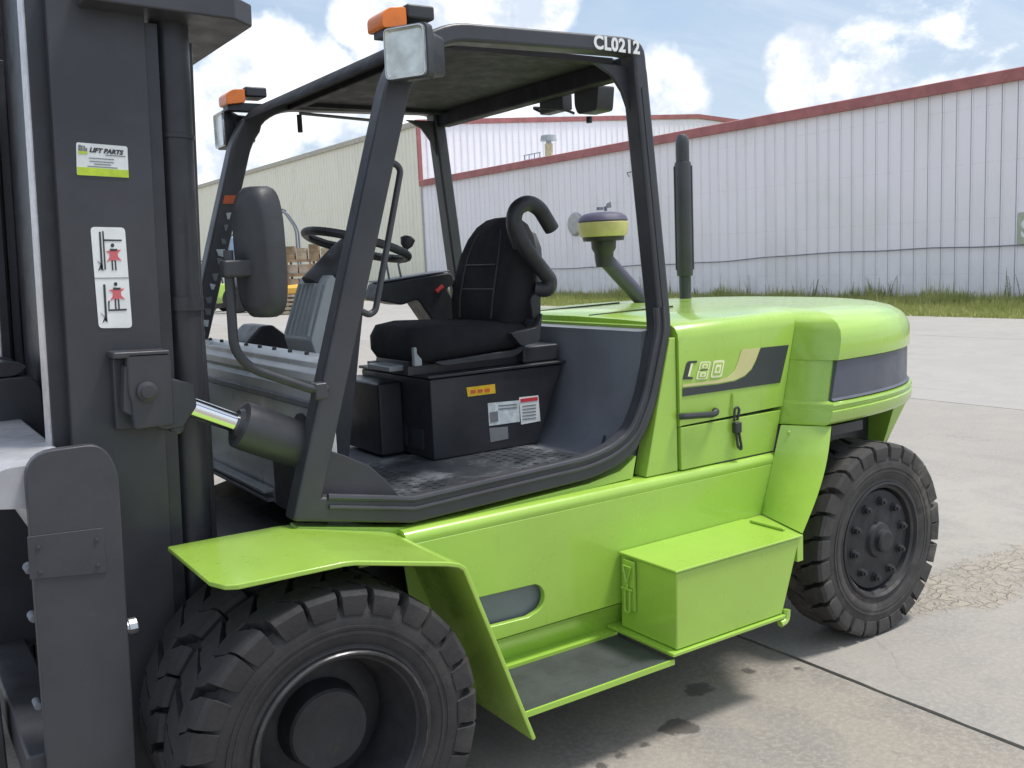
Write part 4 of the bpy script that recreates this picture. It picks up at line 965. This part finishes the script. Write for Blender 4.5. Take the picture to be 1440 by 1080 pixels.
# inner rails with polished leading edge
for s_, par in ((-1, mr), (1, mr2)):
    sec = [(-.172, .562), (.06, .562), (.06, .46), (.03, .46), (.03, .53), (-.142, .53), (-.142, .46), (-.172, .46)]
    ir = mc_(MB().prism([(x, s_*y) for x, y in sec], 'z', -1.40, 1.30), 'inner_rail', DK2, par, bevel=.003)
    ya, yb = sorted((s_*.555, s_*.464))
    ws_ = mc_(MB().box(-.1765, -.1722, ya, yb, -1.38, 1.28), 'polished_edge', RAILW, par)
    yc = s_*.53
    cy = mc_(MB().lathe([(.055, -1.35), (.055, -.02), (.062, -.02), (.062, .02), (.055, .02), (.055, .80)], 'z', (.205, yc, 0), 32), 'lift_cylinder', DK2, par)
    mc_(MB().lathe([(.057, .475), (.0595, .476), (.0595, .488), (.057, .489)], 'z', (.205, yc, 0), 32), 'cylinder_band', DK2, par)
    mc_(MB().box(.1221, .155, *sorted((s_*.600, s_*.592)), -1.3, .78), 'rail_edge', DK2, par)
    mc_(MB().tube([(.262, s_*.50, -1.1), (.262, s_*.50, .1), (.266, s_*.50, .76)], .014, 8), 'hose', PLAST, par)
    mc_(MB().tube([(.285, s_*.47, -1.1), (.28, s_*.47, -.3), (.262, s_*.47, .3), (.255, s_*.47, .76)], .012, 8), 'hose', PLAST, par)
    mc_(MB().box(.18, .30, s_*.50-.05, s_*.50+.05, -.42-.75, -.36-.75), 'hose_clamp', DK2, par, bevel=.004)
    # tilt bracket
    ya, yb = sorted((s_*.6055, s_*.70))
    br_ = mc_(MB().prism([(.005, -.128), (.12, -.128), (.123, -.17), (.123, -.335), (.015, -.34), (.01, -.26), (.005, -.24)], 'y', *sorted((s_*.665, s_*.70))), 'tilt_bracket', DK, par, bevel=.006)
    mc_(MB().box(-.03, .121, ya, yb, -.142, -.124), 'bracket_top', DK, par, bevel=.005)
    mc_(MB().box(-.02, .118, *sorted((s_*.6055, s_*.64)), -.345, -.144), 'bracket_plate', DK, par, bevel=.005)
    mc_(MB().lathe([(.028, 0), (.028, s_*.012), (.018, s_*.016), (.018, s_*.022), (.002, s_*.023)], 'y', (.052, s_*.70, -.235), 18), 'pin', DK, par)
    mc_(MB().prism([(.0, -.16), (.14, -.21), (.185, -.225), (.19, -.29), (.15, -.345), (.10, -.35), (.06, -.335), (-.01, -.29)], 'y', *sorted((s_*.642, s_*.692))), 'clevis', DK, par, bevel=.006)
    mc_(MB().lathe([(.02, 0), (.02, s_*.05), (.012, s_*.055)], 'y', (.135, s_*.63, -.345), 14), 'grease_boss', DK, par)
# crown plate at the top
pl = [(-.05, -.70), (.345, -.70), (.415, -.64), (.415, .64), (.345, .70), (-.05, .70)]
mc_(MB().prism(pl, 'z', .795, .86), 'crown_plate', DK, mr, bevel=.006)
mc_(MB().box(-.10, -.06, -.455, .455, -1.35, 1.25), 'chain_guard', DK2, mr)
for zz in (-.95, -.05): mc_(MB().box(-.055, .03, -.455, .455, zz-.09, zz+.09), 'cross_member', DK2, mr, bevel=.006)
mc_(MB().lathe([(.045, -1.3), (.045, .5)], 'z', (-.03, .12, 0), 20), 'centre_hose_guide', DK2, mr)
# stickers on the outer face of the near rail
def mpt(px, py): 
    q = P(px, py, 1, -.606); d = Vector((q.x-X0, 0, q.z-Z0)); c, s_ = math.cos(-TILT), math.sin(-TILT)
    return (c*d.x+s_*d.z, -s_*d.x+c*d.z)
def stk(pts_, name, mat, par, lift=0.0, n=0, smooth=0):
    return MB().prism([mpt(*p) for p in pts_], 'y', -.6066-lift, -.6054-lift).build(name, mat, par, smooth=0)
s1 = stk(rounded([(107, 200), (179, 206), (181, 250), (108, 246)], 3, 3), 'dealer_sticker', WHITE, mr)
s1_par = mr
stk([(108.2, 234.5), (180.6, 239.5), (180.9, 250), (108.6, 246)], 'lime_strip', LIMEP, mr, .0012)
for a, b, c, d in [(110, 203.5, 113, 215), (113.5, 204.5, 116, 216), (117, 205, 119.5, 216.5), (120, 208, 122.5, 217)]: stk([(a, b), (c, b+.3), (c, d), (a, d)], 'emblem', INKG, mr, .0012)
stk([(110, 212), (122, 213), (122, 217), (110, 216)], 'emblem', LIMEP, mr, .0018)
a = mpt(125.5, 213.5)
text_on_side('lettering', 'LIFT PARTS', .0165, a[0], -.6068, a[1], INK, mr, rot=.035, sx=1.05, offset=.0008, shear=.25)
for (x0, x1, yy) in [(148, 176, 217.6), (125, 160, 221.5), (126, 160, 226), (132, 156, 230), (123, 165, 233)]: stk([(x0, yy), (x1, yy+(x1-x0)*.07), (x1, yy+(x1-x0)*.07+1.2), (x0, yy+1.2)], 'print_line', INKG, mr, .0012)
s2 = stk(rounded([(127, 319), (175.5, 320), (186, 461), (139, 461.5)], 6, 4), 'warning_sticker', WHITE, mr)
stk([(133, 390.6), (181, 390), (181, 391), (133, 391.6)], 'print_line', INKG, mr, .0012)
def person(cx, cy, base):
    stk([(cx-9, cy+11), (cx+12, cy+9), (cx+7, cy+14), (cx+8, cy+19), (cx+13, cy+24.5), (cx+5, cy+23), (cx+2, cy+25), (cx-3, cy+24), (cx-8, cy+26), (cx-4, cy+20), (cx-4, cy+15)], 'print_burst', SALMON, mr, .0012)
    stk([(cx+2.6*math.cos(k), cy+3+2.8*math.sin(k)) for k in [i*math.pi/5 for i in range(10)]], 'print_head', INK, mr, .0012)
    stk([(cx-4, cy+8), (cx+7, cy+8), (cx+6, cy+11), (cx-3, cy+11)], 'print_shoulder', INK, mr, .0018)
    for e_ in (-1.5, 3): stk([(cx+e_, cy+24), (cx+e_+2, cy+24), (cx+e_+3, cy+38), (cx+e_+1, cy+38)], 'print_leg', INK, mr, .0012)
person(158, 342, 0); person(162.5, 396.5, 0)
for pts_ in ([(139, 326), (141.5, 326), (145, 380), (142, 380)], [(143.5, 325), (145.5, 325), (149, 379), (147, 379)], [(146, 336.5), (171, 337), (171, 339), (146, 339)], [(137, 366.5), (141, 372), (138, 381), (143, 377), (146, 381), (143, 372)],
             [(145, 400), (148, 400), (151, 452), (148, 452)], [(152, 423), (154, 423), (154, 435), (178, 434), (178, 436.5), (152.5, 437.5)], [(142, 440), (147, 446), (144, 454), (148, 450), (152, 453), (148, 446)]):
    stk(pts_, 'print_mast', INK, mr, .0012)
# ---- tilt cylinders (from the bracket back under the cab)
for s_ in (-1, 1):
    y = s_*.655
    A, B, C_ = Vector((-.19, y, 1.30)), Vector((-.062, y, 1.238)), Vector((.30, y, 1.06))
    d = (C_-A).normalized()
    a0 = Vector((-.055, y, 1.232)); 
    tc = MB().tube([a0, a0+d*.004, a0+d*.03, a0+d*.034, a0+d*.27], [.062, .07, .072, .072, .072], 26).build('tilt_cylinder', DK, FL, smooth=40)
    MB().tube([A-d*.03, a0+d*.01], .029, 20).build('piston_rod', CHROME, tc)
    MB().tube([a0-d*.012, a0+d*.002], [.040, .050], 20).build('gland', DK2, tc)
# ================================================================== CARRIAGE and forks
cg = MB()
ply = rounded([(-.690, .10), (-.655, 1.262), (-.475, 1.262), (-.442, 1.19), (-.478, .10)], [0, .07, .07, .08, 0], 6)
def cplate(s_):
    ya, yb = sorted((s_*.83, s_*.865))
    cp = MB().prism(ply, 'y', ya, yb).build('carriage_plate', DK, FL, bevel=.004)
    if s_ < 0:
        n1 = [P(*p, 1, -.866) for p in ((38, 755), (145, 742), (150, 805), (42, 815))]
        npl = MB().prism([(v.x, v.z) for v in n1], 'y', -.8685, -.8655).build('cover_plate', DK, cp, bevel=.001)
        for p in ((54, 770), (136, 759), (57, 805), (138, 795)):
            v = P(*p, 1, -.869); MB().lathe([(.006, 0), (.006, -.003), (.002, -.004)], 'y', (v.x, -.8685, v.z), 8).build('screw', INK, cp)
    return cp
CP = cplate(-1); cplate(1)
BARM = material('pale grey bar paint', (.38, .38, .405), .35, var=.14, vscale=5, bump=.05, bscale=50, dirt=((.3, .3, .3), .62, .3))
bm_ = MB().prism(rounded([(-.74, 1.13), (-.76, 1.18), (-.71, 1.225), (-.54, 1.225), (-.54, 1.10)], [.02, .05, .04, .01, .01], 4), 'y', -.829, .829).build('carriage_bar', BARM, FL, smooth=30)
MB().box(-.72, -.60, -.829, .829, .36, .48).build('carriage_lower_bar', DK, FL, bevel=.01)
MB().lathe([(.045, -.829), (.045, .829)], 'y', (-.60, 0, 1.05), 20).build('fork_shaft', BARM, FL)
for y in (-.42, .42):
    fk = MB().prism([(-.74, .08), (-.74, 1.04), (-.81, 1.05), (-.82, .14), (-.95, .07), (-2.45, .03), (-2.45, .015), (-.80, .012)], 'y', y-.08, y+.08).build('fork', DK2, FL, bevel=.006)
for y in (.14, .46):
    MB().prism(rounded([(-.70, .45), (-.70, 1.33), (-.655, 1.365), (-.50, 1.365), (-.47, 1.33), (-.47, .45)], [0, .03, .03, .03, .03, 0], 4), 'y', y-.05, y+.05).build('carriage_upright', DK, FL, bevel=.008)
    MB().prism(rounded([(-.66, 1.368), (-.54, 1.368), (-.50, 1.40), (-.58, 1.42), (-.70, 1.40)], .02, 3), 'y', y-.04, y+.10).build('chain_anchor', DK, FL, bevel=.006)
for k, (px, py) in enumerate(((37, 800), (42, 868), (48, 990))):
    v = P(px, py, 1, -.80)
    MB().lathe([(.013-.002*k, 0), (.013-.002*k, -.03), (.009, -.032), (.009, -.045)], 'y', (v.x+.006, -.78, v.z), 8+4*k).build('hose_fitting', GREY, FL)
v = P(181, 882, 1, -.72)
MB().lathe([(.018, 0), (.018, .05), (.024, .05), (.024, .07), (.012, .075)], 'x', (v.x-.05, -.72, v.z), 10).build('grease_fitting', STEEL, FL)
